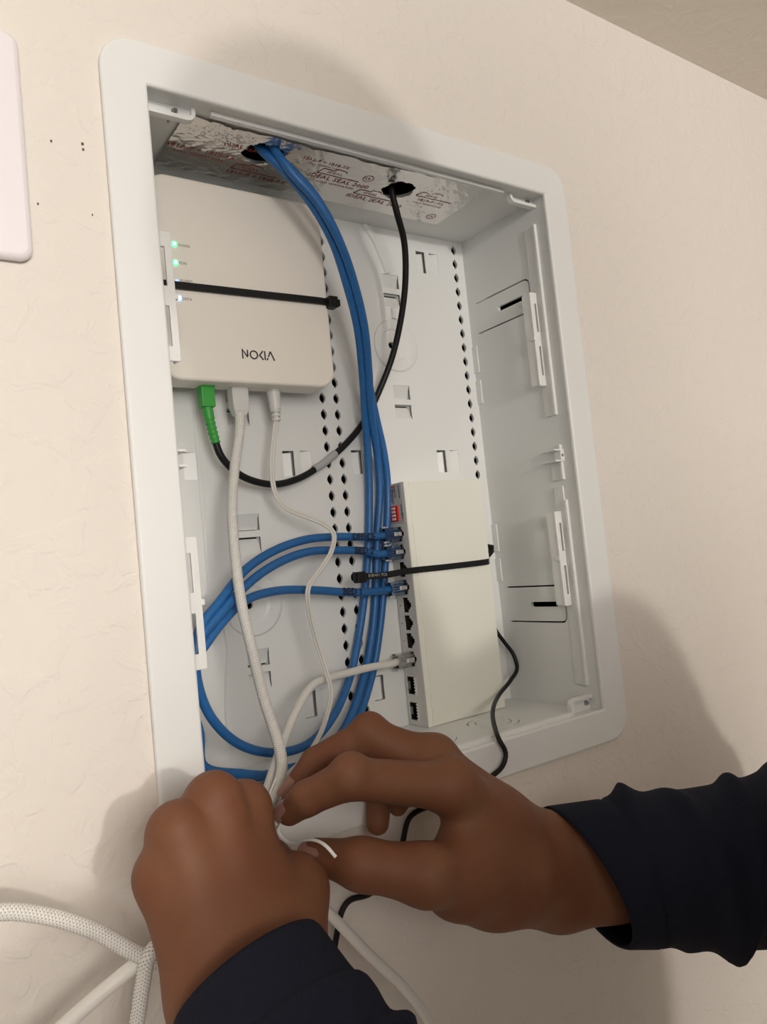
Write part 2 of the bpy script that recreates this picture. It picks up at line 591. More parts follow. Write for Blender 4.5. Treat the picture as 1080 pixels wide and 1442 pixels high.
left_wall = plate('side_wall', [[(0.0, -H), (D + 0.0025, -H), (D + 0.0025, 0), (0.0, 0)]], -0.0025, 0.0, M['white'], enc, plane='YZ')

# top wall with two cable holes, floor of the box with knock-out rings
H1, H2 = (0.0905, 0.0345, 0.0142, 0.0125), (0.2045, 0.0385, 0.0128, 0.0128)
top_wall = plate('top_wall', [[(-0.0025, 0), (W + 0.0025, 0), (W + 0.0025, D + 0.0025), (-0.0025, D + 0.0025)], circ(H1[0], H1[1], H1[2] + 0.003, H1[3] + 0.003), circ(H2[0], H2[1], H2[2] + 0.003, H2[3] + 0.003)], 0.0, 0.0025, M['white'], enc, plane='XY')
FLR = [[(-0.0025, 0), (W + 0.0025, 0), (W + 0.0025, D + 0.0025), (-0.0025, D + 0.0025)]]
for (cx, cy) in ((0.2480, 0.0455), (0.1860, 0.0455), (0.1240, 0.0455)):
    for r, gaps in ((0.0195, ((200, 262), (278, 330), (20, 82), (98, 160))), (0.0135, ((190, 262), (278, 350), (10, 82), (98, 170)))):
        for a0, a1 in gaps:
            FLR.append(stroke([(cx + r * math.cos(math.radians(q)), cy + r * math.sin(math.radians(q))) for q in np.linspace(a0, a1, 9)], 0.0010))
bottom_wall = plate('bottom_wall', FLR, -H - 0.0025, -H, M['white'], enc, plane='XY')

# door rebate strips inside the front edge
box('rebate_strip', 0.0430, 0.2830, 0.0064, 0.0100, -0.0026, 0.0002, M['white_gloss'], enc, 0.0005)
for (za, zb) in ((-0.0200, -0.1760), (-0.2000, -0.2280), (-0.2440, -0.3900)):
    box('rebate_strip', W - 0.0026, W + 0.0002, 0.0100, 0.0124, zb, za, M['white_gloss'], enc, 0.0005)
for (za, zb) in ((-0.0200, -0.1760), (-0.2000, -0.2280), (-0.2330, -0.3900)):
    box('rebate_ledge', W - 0.0013, W + 0.0002, 0.0128, 0.0225, zb, za, M['white'], enc, 0.0004)
box('rebate_strip', 0.0300, 0.2900, 0.0040, 0.0090, -H - 0.0002, -H + 0.0035, M['white_gloss'], enc, 0.0006)

# corner screw tabs
def tab(inner, sx, sz, up, hgt, zb):
    """recessed screw seat in a corner with a raised rim; inner = x of the free end, up = +1 for a tab hanging from the top edge"""
    wall_x = 0.0004 if inner < W / 2 else W - 0.0004
    d = 1 if inner > wall_x else -1
    z0, z1 = zb, zb - up * hgt
    r = 0.0042
    x0, x1 = sorted((wall_x, inner))
    lo, hi = sorted((z0, z1))
    t = plate('corner_tab', [rrect(x0, x1, lo, hi, 0.0010, 2), circ(sx, sz, 0.0021)], 0.0112, 0.0128, M['white'], enc)
    arc = [(inner - d * r + d * r * math.sin(a), z1 + up * (r - r * math.cos(a))) for a in [math.radians(q) for q in (0, 18, 36, 54, 72, 90)]]
    path = [(wall_x, z1)] + arc + [(inner, z0 - up * 0.0002)]
    shade_auto(plate('tab_rim', [stroke(path, 0.0019)], 0.0078, 0.0128, M['white_gloss'], t, bevel=0.0003), 40)
    s = MB()
    s.cyl((sx, 0.0090, sz), (sx, 0.0112, sz), 0.0012, 0.0021, 16)
    s.cyl((sx, 0.0112, sz), (sx, 0.0220, sz), 0.0010, 0.0010, 10)
    s.build('screw', M['steel'], t)
tab(0.0325, 0.0220, -0.0034, 1, 0.0074, 0.0)
tab(0.2925, 0.3130, -0.0026, 1, 0.0060, 0.0)
tab(0.2960, 0.3145, -H + 0.0052, -1, 0.0100, -H)
tab(0.0234, 0.0120, -H + 0.0052, -1, 0.0100, -H)

# door latches on both side walls
def latch(side, z0, z1):
    X = (lambda a: a - 0.0014) if side == 'left' else (lambda a: W + 0.0068 - a * 0.92)
    b0, b1 = sorted((X(0.0076), X(0.0166)))
    zm = (z0 + z1) / 2
    s0, s1 = sorted((X(0.0098), X(0.0130)))
    o = plate('latch', [rrect(b0, b1, z0, z1, 0.0008, 2),
                        rrect(s0, s1, zm + 0.0055, z1 - 0.0085, 0.0004, 2), rrect(s0, s1, z0 + 0.0080, zm - 0.0055, 0.0004, 2)],
              0.0170, 0.0188, M['white_gloss'], enc, bevel=0.0004)
    b = MB()
    for a0, a1, yb in ((0.0076, 0.0086, 0.0230), (0.0156, 0.0166, 0.0265)):
        x0, x1 = sorted((X(a0), X(a1)))
        b.box(x0, x1, 0.0188, yb, z0 + 0.0006, z1 - 0.0006)
    x0, x1 = sorted((X(-0.0002) if side == 'left' else W + 0.0002, X(0.0100)))
    for zz in (z0 + 0.002, zm - 0.001, z1 - 0.004):
        b.box(x0, x1, 0.0186, 0.0225, zz, zz + 0.002)
    b.build('latch_rail', M['white_gloss'], o)
    x0, x1 = sorted((X(0.0160), X(0.0184)))
    box('latch_nub', x0, x1, 0.0165, 0.0200, zm - 0.0016, zm + 0.0016, M['white_gloss'], o, 0.0003)
for sd in ('left', 'right'):
    latch(sd, -0.1510, -0.0750)
    latch(sd, -0.3270, -0.2530)
# small screw bracket half way up each side wall
for sd in ('left', 'right'):
    X = (lambda a: a) if sd == 'left' else (lambda a: W - a)
    x0, x1 = sorted((X(-0.0002), X(0.0040)))
    b = MB()
    b.box(x0, x1, 0.0085, 0.0150, -0.2125, -0.2052, 0.0003)
    x0, x1 = sorted((X(-0.0002), X(0.0105)))
    b.box(x0, x1, 0.0085, 0.0250, -0.2052, -0.2040)
    b.box(x0, x1, 0.0085, 0.0250, -0.2138, -0.2126)
    br = b.build('bracket', M['white_gloss'], enc)
    MB().cyl((X(0.0022), 0.0080, -0.2089), (X(0.0022), 0.0100, -0.2089), 0.0011, n=12).build('bracket_screw', M['steel'], br)

# small locating nibs in the corner between back panel and right wall
for z0, z1 in ((-0.1200, -0.0960), (-0.1480, -0.1270), (-0.2800, -0.2560), (-0.3060, -0.2860)):
    box('nib', W - 0.0012, W + 0.0002, 0.0935, D + 0.0002, z0, z1, M['white'], enc, 0.0004)

# ------------------------------------------------------------------ foil tape under the top wall
ft = thing('foil_tape', 'crinkled silver foil tape with red print stuck under the top of the white box', 'tape', (0.15, 0.04, 0))
nx, ny = 190, 56
X0, X1f, Y0, Y1f = 0.0300, 0.2700, 0.0145, 0.0745
def nz(x, y):
    h = 0.00022 * math.sin(x * 310 + 3 * math.sin(y * 160)) + 0.00016 * math.sin(y * 420 + 2 * math.sin(x * 130))
    c = math.exp(-(((x - 0.062) / 0.026) ** 2 + ((y - 0.026) / 0.014) ** 2))
    h += c * (0.0010 * math.sin(x * 900 + y * 1300 + 2.0 * math.sin(y * 500)) + 0.0007 * math.sin(x * 1500 - y * 900))
    c2 = math.exp(-(((x - 0.120) / 0.016) ** 2 + ((y - 0.030) / 0.014) ** 2)) + math.exp(-(((x - 0.226) / 0.020) ** 2 + ((y - 0.030) / 0.014) ** 2))
    h += c2 * (0.0007 * math.sin(x * 800 - y * 700))
    return h
gv, gf, ok = [], [], []
for j in range(ny):
    for i in range(nx):
        x = X0 + (X1f - X0) * i / (nx - 1)
        fy = 0.0007 * math.sin(x * 120) + 0.0005 * math.sin(x * 330)
        yy0 = Y0 + fy - 0.006 * max(0, (x - 0.16) / 0.11)
        y = yy0 + (Y1f - yy0) * j / (ny - 1)
        good = True
        for (cx, cy, rx, ry) in (H1, H2):
            ang = math.atan2((y - cy) / ry, (x - cx) / rx)
            wob = 1.0 + 0.05 * math.sin(5 * ang) + 0.04 * math.sin(9 * ang + 1)
            d = math.hypot((x - cx) / rx, (y - cy) / ry) / wob
            if d < 0.90:
                good = False
            elif d < 0.98:
                s_ = 0.96 / d
                x, y = cx + (x - cx) * s_, cy + (y - cy) * s_
        gv.append((x, y, -0.0013 - abs(nz(x, y)) * 0.9))
        ok.append(good)
for j in range(ny - 1):
    for i in range(nx - 1):
        q = (j * nx + i, j * nx + i + 1, (j + 1) * nx + i + 1, (j + 1) * nx + i)
        if all(ok[t] for t in q):
            gf.append(q[::-1])
mesh('foil_strip', gv, gf, M['foil'], ft, True)
UX, UY = (1, 0, 0), (0, -1, 0)
def on_foil(o):
    """lay flat print on the crinkled strip"""
    for v in o.data.vertices:
        v.co.z = -0.0013 - abs(nz(v.co.x, v.co.y)) * 0.9 - 0.00022
    return o
def foil_print(x, y, s=1.0, lines=None):
    for (t, dy, sz) in lines:
        on_foil(text('printed_text', t, sz * s, (x, y + dy * s, -0.0030), UX, UY, M['red_print'], ft, 1.05))
def flat_lines(name, segs, w, z, material, parent):
    v, f = [], []
    for (p, q) in segs:
        p, q = Vector(p), Vector(q)
        n = max(1, int((q - p).length / 0.003))
        t = (q - p).normalized()
        nn = Vector((-t.y, t.x)) * w / 2
        for i in range(n):
            a_, b_ = p + (q - p) * i / n, p + (q - p) * (i + 1) / n
            k = len(v)
            v += [(*(a_ - nn), z), (*(b_ - nn), z), (*(b_ + nn), z), (*(a_ + nn), z)]
            f.append((k, k + 1, k + 2, k + 3))
    return mesh(name, v, f, material, parent)
mark = [('IDEAL SEAL 2000', 0.0, 0.0066), ('COLD TEMPERATURE', 0.0058, 0.0032)]
ul = [('UL 181A-P / 181B-FX', 0.0, 0.0060), ('COLD TEMPERATURE', 0.0060, 0.0032)]
foil_print(0.1560, 0.0450, 1.0, mark)
foil_print(0.0530, 0.0475, 1.0, [('181A-P = 181B-FX', 0.0, 0.0058), ('COLD TEMPERATURE', 0.0060, 0.0034)])
foil_print(0.0990, 0.0635, 1.0, [('181A-P = 181B-FX', 0.0, 0.0056)])
foil_print(0.1970, 0.0600, 1.0, [('IDEAL SEAL 2000', 0.0, 0.0066)])
foil_print(0.2400, 0.0440, 1.0, [('181A-P / FX', 0.0, 0.0050), ('COLD TEMPERATURE', 0.0048, 0.0028)])
foil_print(0.0750, 0.0330, 1.0, [('IDEAL SEAL', 0.0, 0.0048)])
foil_print(0.1350, 0.0270, 1.0, [('181A-P = 181B-FX', 0.0, 0.0046), ('COLD TEMPERATURE', 0.0045, 0.0026)])
# outlined logo panels above the print (a house-like frame with a small crown line)
for (x, y) in ((0.0930, 0.0560), (0.1500, 0.0375), (0.1900, 0.0525), (0.2370, 0.0365)):
    pp = [(x + 0.020, y + 0.0030), (x - 0.0150, y + 0.0030), (x - 0.0130, y - 0.0035), (x - 0.0040, y - 0.0035), (x - 0.0030, y - 0.0058), (x + 0.0040, y - 0.0060), (x + 0.0060, y - 0.0038)]
    on_foil(flat_lines('printed_frame', list(zip(pp[:-1], pp[1:])), 0.0007, -0.003, M['red_print'], ft))
    on_foil(text('printed_text', 'IDEAL', 0.0040, (x - 0.0020, y - 0.0004, -0.0030), UX, UY, M['red_print'], ft, 1.2))
for (x, y) in ((0.1740, 0.0335), (0.2560, 0.0640)):
    cc = circ(x, y, 0.0040, None, 20)
    on_foil(flat_lines('printed_ring', list(zip(cc, cc[1:] + cc[:1])), 0.0006, -0.003, M['red_print'], ft))
    on_foil(text('printed_text', 'UL', 0.0042, (x, y, -0.0030), UX, UY, M['red_print'], ft))

# ------------------------------------------------------------------ fibre terminal
TY = 0.0620
ont = thing('fiber_terminal', 'square cream network terminal with lit status lamps, strapped to the back of the box', 'network terminal', (0.083, 0.095, -0.147))
o = plate('housing', [rrect(0.0215, 0.1455, -0.1480, -0.0155, 0.0115, 8)], TY, 0.0840, M['terminal'], ont, bevel=0.0018)
shade_auto(o, 40)
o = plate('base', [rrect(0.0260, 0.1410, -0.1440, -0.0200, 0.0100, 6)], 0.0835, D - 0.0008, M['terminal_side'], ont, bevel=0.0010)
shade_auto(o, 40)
pb = MB()
for (x, w_) in ((0.0536, 0.0070), (0.0768, 0.0075), (0.1040, 0.0062)):
    pb.box(x - w_, x + w_, 0.0700, 0.0840, -0.1486, -0.1466)
pb.build('port_recess', M['grey_print'], ont)
o = MB().cyl((0.1170, 0.0770, -0.1455), (0.1170, 0.0770, -0.1490), 0.0045, 0.0042, 20).build('push_button', M['black'], ont)
shade_auto(o)
# status lamps and their lettering
EY = TY - 0.0002
for (p, core, glow) in (((0.0346, 0.0620, -0.0607), 'led_core', 'led_green'), ((0.0344, 0.0620, -0.0730), 'led_core', 'led_green'), ((0.0348, 0.0620, -0.0964), 'led_white', 'led_blue')):
    l = plate('status_lamp', [circ(p[0], p[2], 0.0019)], EY - 0.0004, EY + 0.0004, M[glow], ont)
    plate('lamp_lens', [circ(p[0], p[2], 0.0011)], EY - 0.0008, EY - 0.0003, M[core], l)
p = (0.0343, 0.0620, -0.0852)
plate('status_lamp', [circ(p[0], p[2], 0.0010)], EY - 0.0004, EY + 0.0004, M['led_blue'], ont)
for (s_, p) in (('POWER', (0.0407, 0.0620, -0.0609)), ('PON', (0.0392, 0.0620, -0.0728)), ('ALARM', (0.0405, 0.0620, -0.0844)), ('DATA', (0.0400, 0.0620, -0.0965))):
    text('lamp_name', s_, 0.0026, (p[0], EY - 0.0001, p[2]), (1, 0, 0), (0, 0, 1), M['grey_print'], ont)
# the drawn maker's lettering: a chevron K and an open A
lc = (0.0859, 0.0620, -0.1300)
def glyph(pts, w=0.00085):
    return stroke(pts, w)
def logo():
    hgt, x = 0.0062, lc[0] - 0.0102
    z0 = lc[2] - hgt / 2
    z1 = z0 + hgt
    parts = [glyph([(x, z0), (x, z1), (x + 0.0036, z0 + 0.0012)]), glyph([(x + 0.0037, z0 + 0.0018), (x + 0.0037, z1)])]
    ox = x + 0.0083
    for q in parts:
        plate('maker_letter', [q], EY - 0.0002, EY + 0.0003, M['print'], ont)
    plate('maker_letter', [circ(ox, (z0 + z1) / 2, hgt / 2), circ(ox, (z0 + z1) / 2, hgt / 2 - 0.00085)], EY - 0.0002, EY + 0.0003, M['print'], ont)
    kx = x + 0.0126
    plate('maker_letter', [glyph([(kx + 0.0026, z1), (kx, (z0 + z1) / 2), (kx + 0.0026, z0)])], EY - 0.0002, EY + 0.0003, M['print'], ont)
    plate('maker_letter', [glyph([(x + 0.0166, z0), (x + 0.0166, z1)])], EY - 0.0002, EY + 0.0003, M['print'], ont)
    for a_, b_ in (((x + 0.0180, z0), (x + 0.0187, z0 + 0.0016)), ((x + 0.0191, z0 + 0.0024), (x + 0.0208, z1)), ((x + 0.0208, z1), (x + 0.0236, z0))):
        plate('maker_letter', [glyph([a_, b_])], EY - 0.0002, EY + 0.0003, M['print'], ont)
logo()

# tie round the terminal
def strap(name, pts, w, t, material, parent, wdir):
    """flat strap through pts; width along wdir"""
    P = spline(pts, 0.004)
    wd = np.array(wdir, float)
    wd /= np.linalg.norm(wd)
    v, f = [], []
    for i in range(len(P)):
        tt = P[min(i + 1, len(P) - 1)] - P[max(i - 1, 0)]
        tt /= np.linalg.norm(tt)
        w2 = wd - tt * np.dot(wd, tt)
        w2 /= np.linalg.norm(w2)
        nn = np.cross(tt, w2)
        for a, b in ((-1, -1), (1, -1), (1, 1), (-1, 1)):
            v.append(P[i] + w2 * a * w / 2 + nn * b * t / 2)
    for i in range(len(P) - 1):
        for k_ in range(4):
            j = (k_ + 1) % 4
            f.append((i * 4 + k_, i * 4 + j, (i + 1) * 4 + j, (i + 1) * 4 + k_))
    n = len(P)
    f.append((3, 2, 1, 0))
    f.append((n * 4 - 4, n * 4 - 3, n * 4 - 2, n * 4 - 1))
    return mesh(name, v, f, material, parent)
tie = thing('cable_tie', 'black cable tie strapped across the cream network terminal', 'cable tie', (0.083, TY - 0.001, -0.095))
a, b_ = (0.0350, 0.0606, -0.0884), (0.1447, 0.0606, -0.0868)
strap('strap', [(0.0200, 0.0975, a[2]), (0.0195, 0.0900, a[2]), (0.0196, 0.0650, a[2]), (0.0222, 0.0610, a[2] - 0.0001), a, ((a[0] + b_[0]) / 2, 0.0604, (a[2] + b_[2]) / 2), b_, (0.1465, 0.0612, b_[2] - 0.0001), (0.1478, 0.0660, b_[2]), (0.1480, 0.0975, b_[2])], 0.0048, 0.0013, M['black'], tie, (0, 0, 1))
hd = MB()
hd.box(b_[0] + 0.0005, b_[0] + 0.0078, 0.0560, 0.0640, b_[2] - 0.0045, b_[2] + 0.0035, 0.0008)
hd.box(b_[0] + 0.0070, b_[0] + 0.0105, 0.0575, 0.0620, b_[2] - 0.0030, b_[2] + 0.0020, 0.0006)
hd.build('tie_head', M['black'], tie)

# ------------------------------------------------------------------ network switch
SX0, SX1, SY0, SY1, SZ0, SZ1 = 0.2080, 0.2890, 0.0750, 0.0985, -H + 0.0002, -0.2178
sw = thing('network_switch', 'slim cream metal network switch standing on end at the right of the box', 'network switch', ((SX0 + SX1) / 2, 0.087, SZ0))
body = MB()
body.box(SX0 + 0.0008, SX1, SY0, SY1, SZ0, SZ1, 0.0006)
o = body.build('housing', M['switch'], sw)
bm = bmesh.new()
bm.from_mesh(o.data)
bmesh.ops.delete(bm, geom=[f for f in bm.faces if f.calc_center_median().x < SX0 + 0.00085], context='FACES')
bm.to_mesh(o.data)
bm.free()
cv = MB()
cv.box(SX0 + 0.0052, SX1 - 0.0004, SY0 - 0.0006, SY0 + 0.001, SZ0 + 0.0006, SZ1 - 0.0006, 0.0003)
cv.build('cover', M['switch'], sw)
# port panel: a plate in the YZ plane with port cut-outs
PORT_Z = [-0.2581 - 0.01395 * i for i in range(8)]
PH = 0.0058
def jack_outline(zc):
    return [(0.0915, zc - PH), (0.0915, zc + PH), (0.0845, zc + PH), (0.0845, zc + 0.0036), (0.0826, zc + 0.0036), (0.0826, zc + 0.0018),
            (0.0808, zc + 0.0018), (0.0808, zc - 0.0018), (0.0826, zc - 0.0018), (0.0826, zc - 0.0036), (0.0845, zc - 0.0036), (0.0845, zc - PH)]
SFP = [(-0.3838, -0.3700), (-0.4038, -0.3900)]
pan = [[(SY0 + 0.0001, SZ0 + 0.0001), (SY1 - 0.0001, SZ0 + 0.0001), (SY1 - 0.0001, SZ1 - 0.0001), (SY0 + 0.0001, SZ1 - 0.0001)]]
pan += [jack_outline(z) for z in PORT_Z]
pan += [[(0.0842, a), (0.0965, a), (0.0965, b), (0.0842, b)] for a, b in SFP]
plate('port_panel', pan, SX0, SX0 + 0.0009, M['panel_light'], sw, plane='YZ')
plate('printed_label', [rrect(SY0 + 0.0026, SY1 - 0.0006, -0.2500, SZ1 - 0.0010, 0.0004, 2)], SX0 - 0.0002, SX0 + 0.0001, M['panel'], sw, plane='YZ')
for zc in PORT_Z:
    b = MB()
    b.box(SX0 + 0.0007, SX0 + 0.0120, 0.0800, 0.0920, zc - PH - 0.0004, zc + PH + 0.0004)
    jk = b.build('network_port', M['black_matte'], sw)
    # face the recess inwards: keep only the walls and the back
    me = jk.data
    bm = bmesh.new()
    bm.from_mesh(me)
    ff = [f for f in bm.faces if f.calc_center_median().x < SX0 + 0.0008]
    bmesh.ops.delete(bm, geom=ff, context='FACES')
    bm.to_mesh(me)
    bm.free()
    g = MB()
    for q in range(8):
        z = zc - 0.0036 + q * 0.00103
        g.box(SX0 + 0.0030, SX0 + 0.0100, 0.0893, 0.0899, z - 0.00022, z + 0.00022)
    g.build('contacts', M['gold'], jk)
    tr = MB()
    for sg in (1, -1):      # bright shield strip beside the latch notch
        tr.box(SX0 - 0.0002, SX0 + 0.0006, 0.0812, 0.0818, zc + sg * 0.0026 - 0.0005, zc + sg * 0.0026 + 0.0005)
    tr.build('shield', M['metal'], jk)
for zm in [(PORT_Z[i] + PORT_Z[i + 1]) / 2 for i in range(4, 7)] + [-0.3635, -0.3870]:
    MB().cyl((SX0 - 0.0003, 0.0948, zm + 0.0065), (SX0 + 0.0005, 0.0948, zm + 0.0065), 0.0006, n=10).build('port_lamp', M['grey_print'], sw)
for a, b_ in SFP:
    b = MB()
    b.box(SX0 + 0.0007, SX0 + 0.0150, 0.0836, 0.0970, a - 0.0004, b_ + 0.0004)
    sf = b.build('fiber_slot', M['black_matte'], sw)
    me = sf.data
    bm = bmesh.new()
    bm.from_mesh(me)
    bmesh.ops.delete(bm, geom=[f for f in bm.faces if f.calc_center_median().x < SX0 + 0.0008], context='FACES')
    bm.to_mesh(me)
    bm.free()
    c = MB()
    c.box(SX0 - 0.0006, SX0 + 0.0004, 0.0842, 0.0856, a, b_)
    for q in range(6):
        z = a + (b_ - a) * (q + 0.5) / 6
        c.box(SX0 - 0.0008, SX0 + 0.0010, 0.0856, 0.0866, z - 0.0006, z + 0.0006)
    c.build('cage_edge', M['metal'], sf)
    c2 = MB()
    c2.box(SX0 - 0.0006, SX0 + 0.0020, 0.0950, 0.0966, (a + b_) / 2 - 0.0028, (a + b_) / 2 + 0.0028)
    c2.build('cage_spring', M['metal'], sf)
# red four-way switch block
ds = box('dip_switch', SX0 - 0.0014, SX0 + 0.0002, 0.0838, 0.0940, -0.2478, -0.2356, M['red'], sw, 0.0002)
for i in range(4):
    z = -0.2376 - i * 0.0028
    box('slider', SX0 - 0.0019, SX0 - 0.0010, 0.0872, 0.0915, z - 0.0008, z + 0.0008, M['white_gloss'], ds, 0.0001)
MB().cyl((SX0 - 0.0006, 0.0958, -0.2311), (SX0 + 0.0002, 0.0958, -0.2311), 0.0010, n=12).build('power_lamp', M['led_green'], sw)
# fine print on the label, lines run down the panel
pr = MB()
for i in range(4):
    pr.box(SX0 - 0.0004, SX0 - 0.0001, 0.0862 + i * 0.0020, 0.0874 + i * 0.0020, -0.2212, -0.2196)
pr.build('red_marks', M['red_print'], sw)
pr = MB()
rr = random.Random(3)
for yy, z1, z0 in ((0.0812, -0.2196, -0.2300), (0.0866, -0.2218, -0.2285), (0.0884, -0.2218, -0.2252), (0.0899, -0.2218, -0.2330), (0.0918, -0.2218, -0.2325), (0.0800, -0.2350, -0.2460), (0.0789, -0.2420, -0.2440)):
    z = z1
    while z > z0:
        l = rr.uniform(0.0003, 0.0007)
        pr.box(SX0 - 0.0004, SX0 - 0.0001, yy - 0.00055, yy + 0.00055, z - l, z)
        z -= l + rr.uniform(0.0002, 0.0005)
pr.build('fine_print', M['print'], sw)

# tie round the switch
tie2 = thing('cable_tie', 'black cable tie with small white print around the cream switch, head over the blue cables', 'cable tie', (0.20, 0.073, -0.287))
p0, p1, p2, p3 = (0.1560, 0.0640, -0.2874), (0.2027, 0.0725, -0.2873), (0.2421, 0.0733, -0.2875), (0.2850, 0.0733, -0.2872)
strap('strap', [p0, (0.1762, 0.0680, -0.2882), p1, p2, p3, (SX1 + 0.0008, 0.0765, p3[2] + 0.0004), (SX1 + 0.0012, 0.0850, p3[2] + 0.002), (SX1 + 0.0012, 0.0960, p3[2] + 0.0030)], 0.0047, 0.0012, M['black'], tie2, (0, 0, 1))
strap('strap_loop', [(SX1 + 0.0010, 0.0800, -0.2830), (SX1 + 0.0060, 0.0800, -0.2800), (SX1 + 0.0105, 0.0815, -0.2765), (SX1 + 0.0100, 0.0830, -0.2745), (SX1 + 0.0050, 0.0845, -0.2745), (SX1 - 0.0005, 0.0860, -0.2755)], 0.0046, 0.0030, M['black'], tie2, (0, 0.9, 0.3))
hd = MB()
hd.box(p0[0] - 0.0072, p0[0] + 0.0003, p0[1] - 0.0036, p0[1] + 0.0030, p0[2] - 0.0042, p0[2] + 0.0038, 0.0008)
hd.box(p0[0] - 0.0085, p0[0] - 0.0070, p0[1] - 0.0022, p0[1] + 0.0016, p0[2] - 0.0026, p0[2] + 0.0024, 0.0004)
hd.build('tie_head', M['black'], tie2)
ta, tb = (0.1588, 0.0645, -0.2872), (0.1800, 0.0688, -0.2880)
tv = Vector(tb) - Vector(ta)
nn = tv.normalized().cross(Vector((0, 0, 1))) * 0.0011
ctr = (Vector(ta) + Vector(tb)) / 2 + nn
text('tie_print', 'E181411 TCA', 0.0030, ctr, tv, (0, 0, 1), M['grey_plug'], tie2, 1.15)

# ------------------------------------------------------------------ blue network cables
RB_ = 0.0030
def wrap_text(name, s, size, a, b, r, view, material, parent):
    """lettering bent round a straight cable between a and b, facing the given direction"""
    me = text_mesh(s, size, 1.1, 0.0, 0.00016)
    bm = bmesh.new()
    bm.from_mesh(me)
    bmesh.ops.subdivide_edges(bm, edges=bm.edges[:], cuts=1)
    a, b = Vector(a), Vector(b)
    u = (b - a).normalized()
    w = Vector(view)
    w = (w - u * w.dot(u)).normalized()
    up = w.cross(u)
    mid = (a + b) / 2
    for v in bm.verts:
        th = v.co.y / r
        v.co = mid + u * v.co.x + (w * math.cos(th) + up * math.sin(th)) * (r + 0.00065)
    bm.to_mesh(me)
    bm.free()
    return link_mesh(name, me, material, parent)

def rj45(parent, tip, direction, booted=None, jacket='clear', rad=0.0030, shield=False):
    """clear plug whose nose is at tip, pointing along direction (+X here); latch towards the viewer"""
    x, y, z = tip
    b = MB()
    b.box(x - 0.0215, x, y - 0.0035, y + 0.0042, z - 0.0057, z + 0.0057, 0.0005)
    pl = b.build('plug', M[jacket], parent)
    la = MB()
    la.add([(x - 0.0010, y - 0.0036, z - 0.0015), (x - 0.0010, y - 0.0036, z + 0.0015), (x - 0.0150, y - 0.0054, z + 0.0015), (x - 0.0150, y - 0.0054, z - 0.0015),
            (x - 0.0010, y - 0.0042, z - 0.0015), (x - 0.0010, y - 0.0042, z + 0.0015), (x - 0.0150, y - 0.0060, z + 0.0015), (x - 0.0150, y - 0.0060, z - 0.0015)],
           [(0, 1, 2, 3), (7, 6, 5, 4), (0, 4, 5, 1), (1, 5, 6, 2), (2, 6, 7, 3), (3, 7, 4, 0)])
    la.build('latch_tab', M[jacket], pl)
    g = MB()
    for q in range(8):
        zz = z - 0.0036 + q * 0.00103
        g.box(x - 0.0070, x - 0.0005, y + 0.0030, y + 0.0046, zz - 0.0002, zz + 0.0002)
    g.build('contacts', M['gold'], pl)
    if shield:
        s_ = MB()
        for sg in (-1, 1):
            s_.box(x - 0.0235, x - 0.0215, y - 0.0042, y - 0.0022, z + sg * 0.0058 - 0.0007, z + sg * 0.0058 + 0.0007, 0.0002)
            s_.box(x - 0.0205, x - 0.0190, y - 0.0042, y - 0.0030, z + sg * 0.0058 - 0.0005, z + sg * 0.0058 + 0.0005, 0.0002)
        s_.build('shield', M['metal'], pl)
    w = MB()
    for q, c in enumerate((-0.0028, -0.0009, 0.0010, 0.0029)):
        w.cyl((x - 0.0170, y + 0.0006, z + c), (x - 0.0045, y + 0.0014, z + c), 0.0006, n=6)
    w.build('wires', M['blue'] if jacket == 'clear' else M['white_jacket'], pl)
    return pl

BLUE_G = 'blue network cables in the wiring box'
def blue_cable(label, port, down, loop, rise, words, mark_at):
    zc = PORT_Z[port]
    root = thing('network_cable', label, 'network cable', (SX0 - 0.02, 0.085, zc), BLUE_G)
    rj45(root, (SX0 + 0.0060, 0.0868, zc), 1, shield=True)
    end = [(SX0 - 0.0140, 0.0870, zc), (SX0 - 0.0230, 0.0850, zc - 0.0002)]
    pts = down + loop + rise + end[::-1]
    tube('jacket', pts, RB_, M['blue'], root, 14, 0.004)
    a, b = mark_at
    wrap_text('handwriting', words, 0.0066, a, b, RB_, (Vector(CAM_POS) - Vector(a)).normalized(), M['marker'], root)
    return root

TOPZ = 0.060
# (three cords come down the bundle, loop through the bottom of the box, rise behind the left flange, and cross to the switch)
downA = [(0.0840, 0.0385, TOPZ), (0.0860, 0.0345, 0.006), (0.0995, 0.0270, -0.0135), (0.1153, 0.0250, -0.0307), (0.1345, 0.0300, -0.0534), (0.1503, 0.0400, -0.0803), (0.1640, 0.0520, -0.1061), (0.1742, 0.0660, -0.1334), (0.1822, 0.0800, -0.1653), (0.1873, 0.0890, -0.1942), (0.1884, 0.0935, -0.2215), (0.1844, 0.0955, -0.2602), (0.1766, 0.0955, -0.2981), (0.1681, 0.0945, -0.3264), (0.1531, 0.0900, -0.3590), (0.1313, 0.0830, -0.3842), (0.1047, 0.0740, -0.3966)]
downB = [(0.0910, 0.0310, TOPZ), (0.0930, 0.0285, 0.006), (0.1018, 0.0210, -0.0169), (0.1196, 0.0200, -0.0351), (0.1379, 0.0250, -0.0574), (0.1543, 0.0360, -0.0812), (0.1675, 0.0480, -0.1070), (0.1772, 0.0620, -0.1343), (0.1860, 0.0770, -0.1659), (0.1954, 0.0880, -0.1944), (0.1981, 0.0930, -0.2219), (0.1924, 0.0955, -0.2607), (0.1864, 0.0955, -0.2992), (0.1796, 0.0945, -0.3280), (0.1649, 0.0900, -0.3610), (0.1394, 0.0800, -0.3915), (0.1085, 0.0680, -0.4067)]
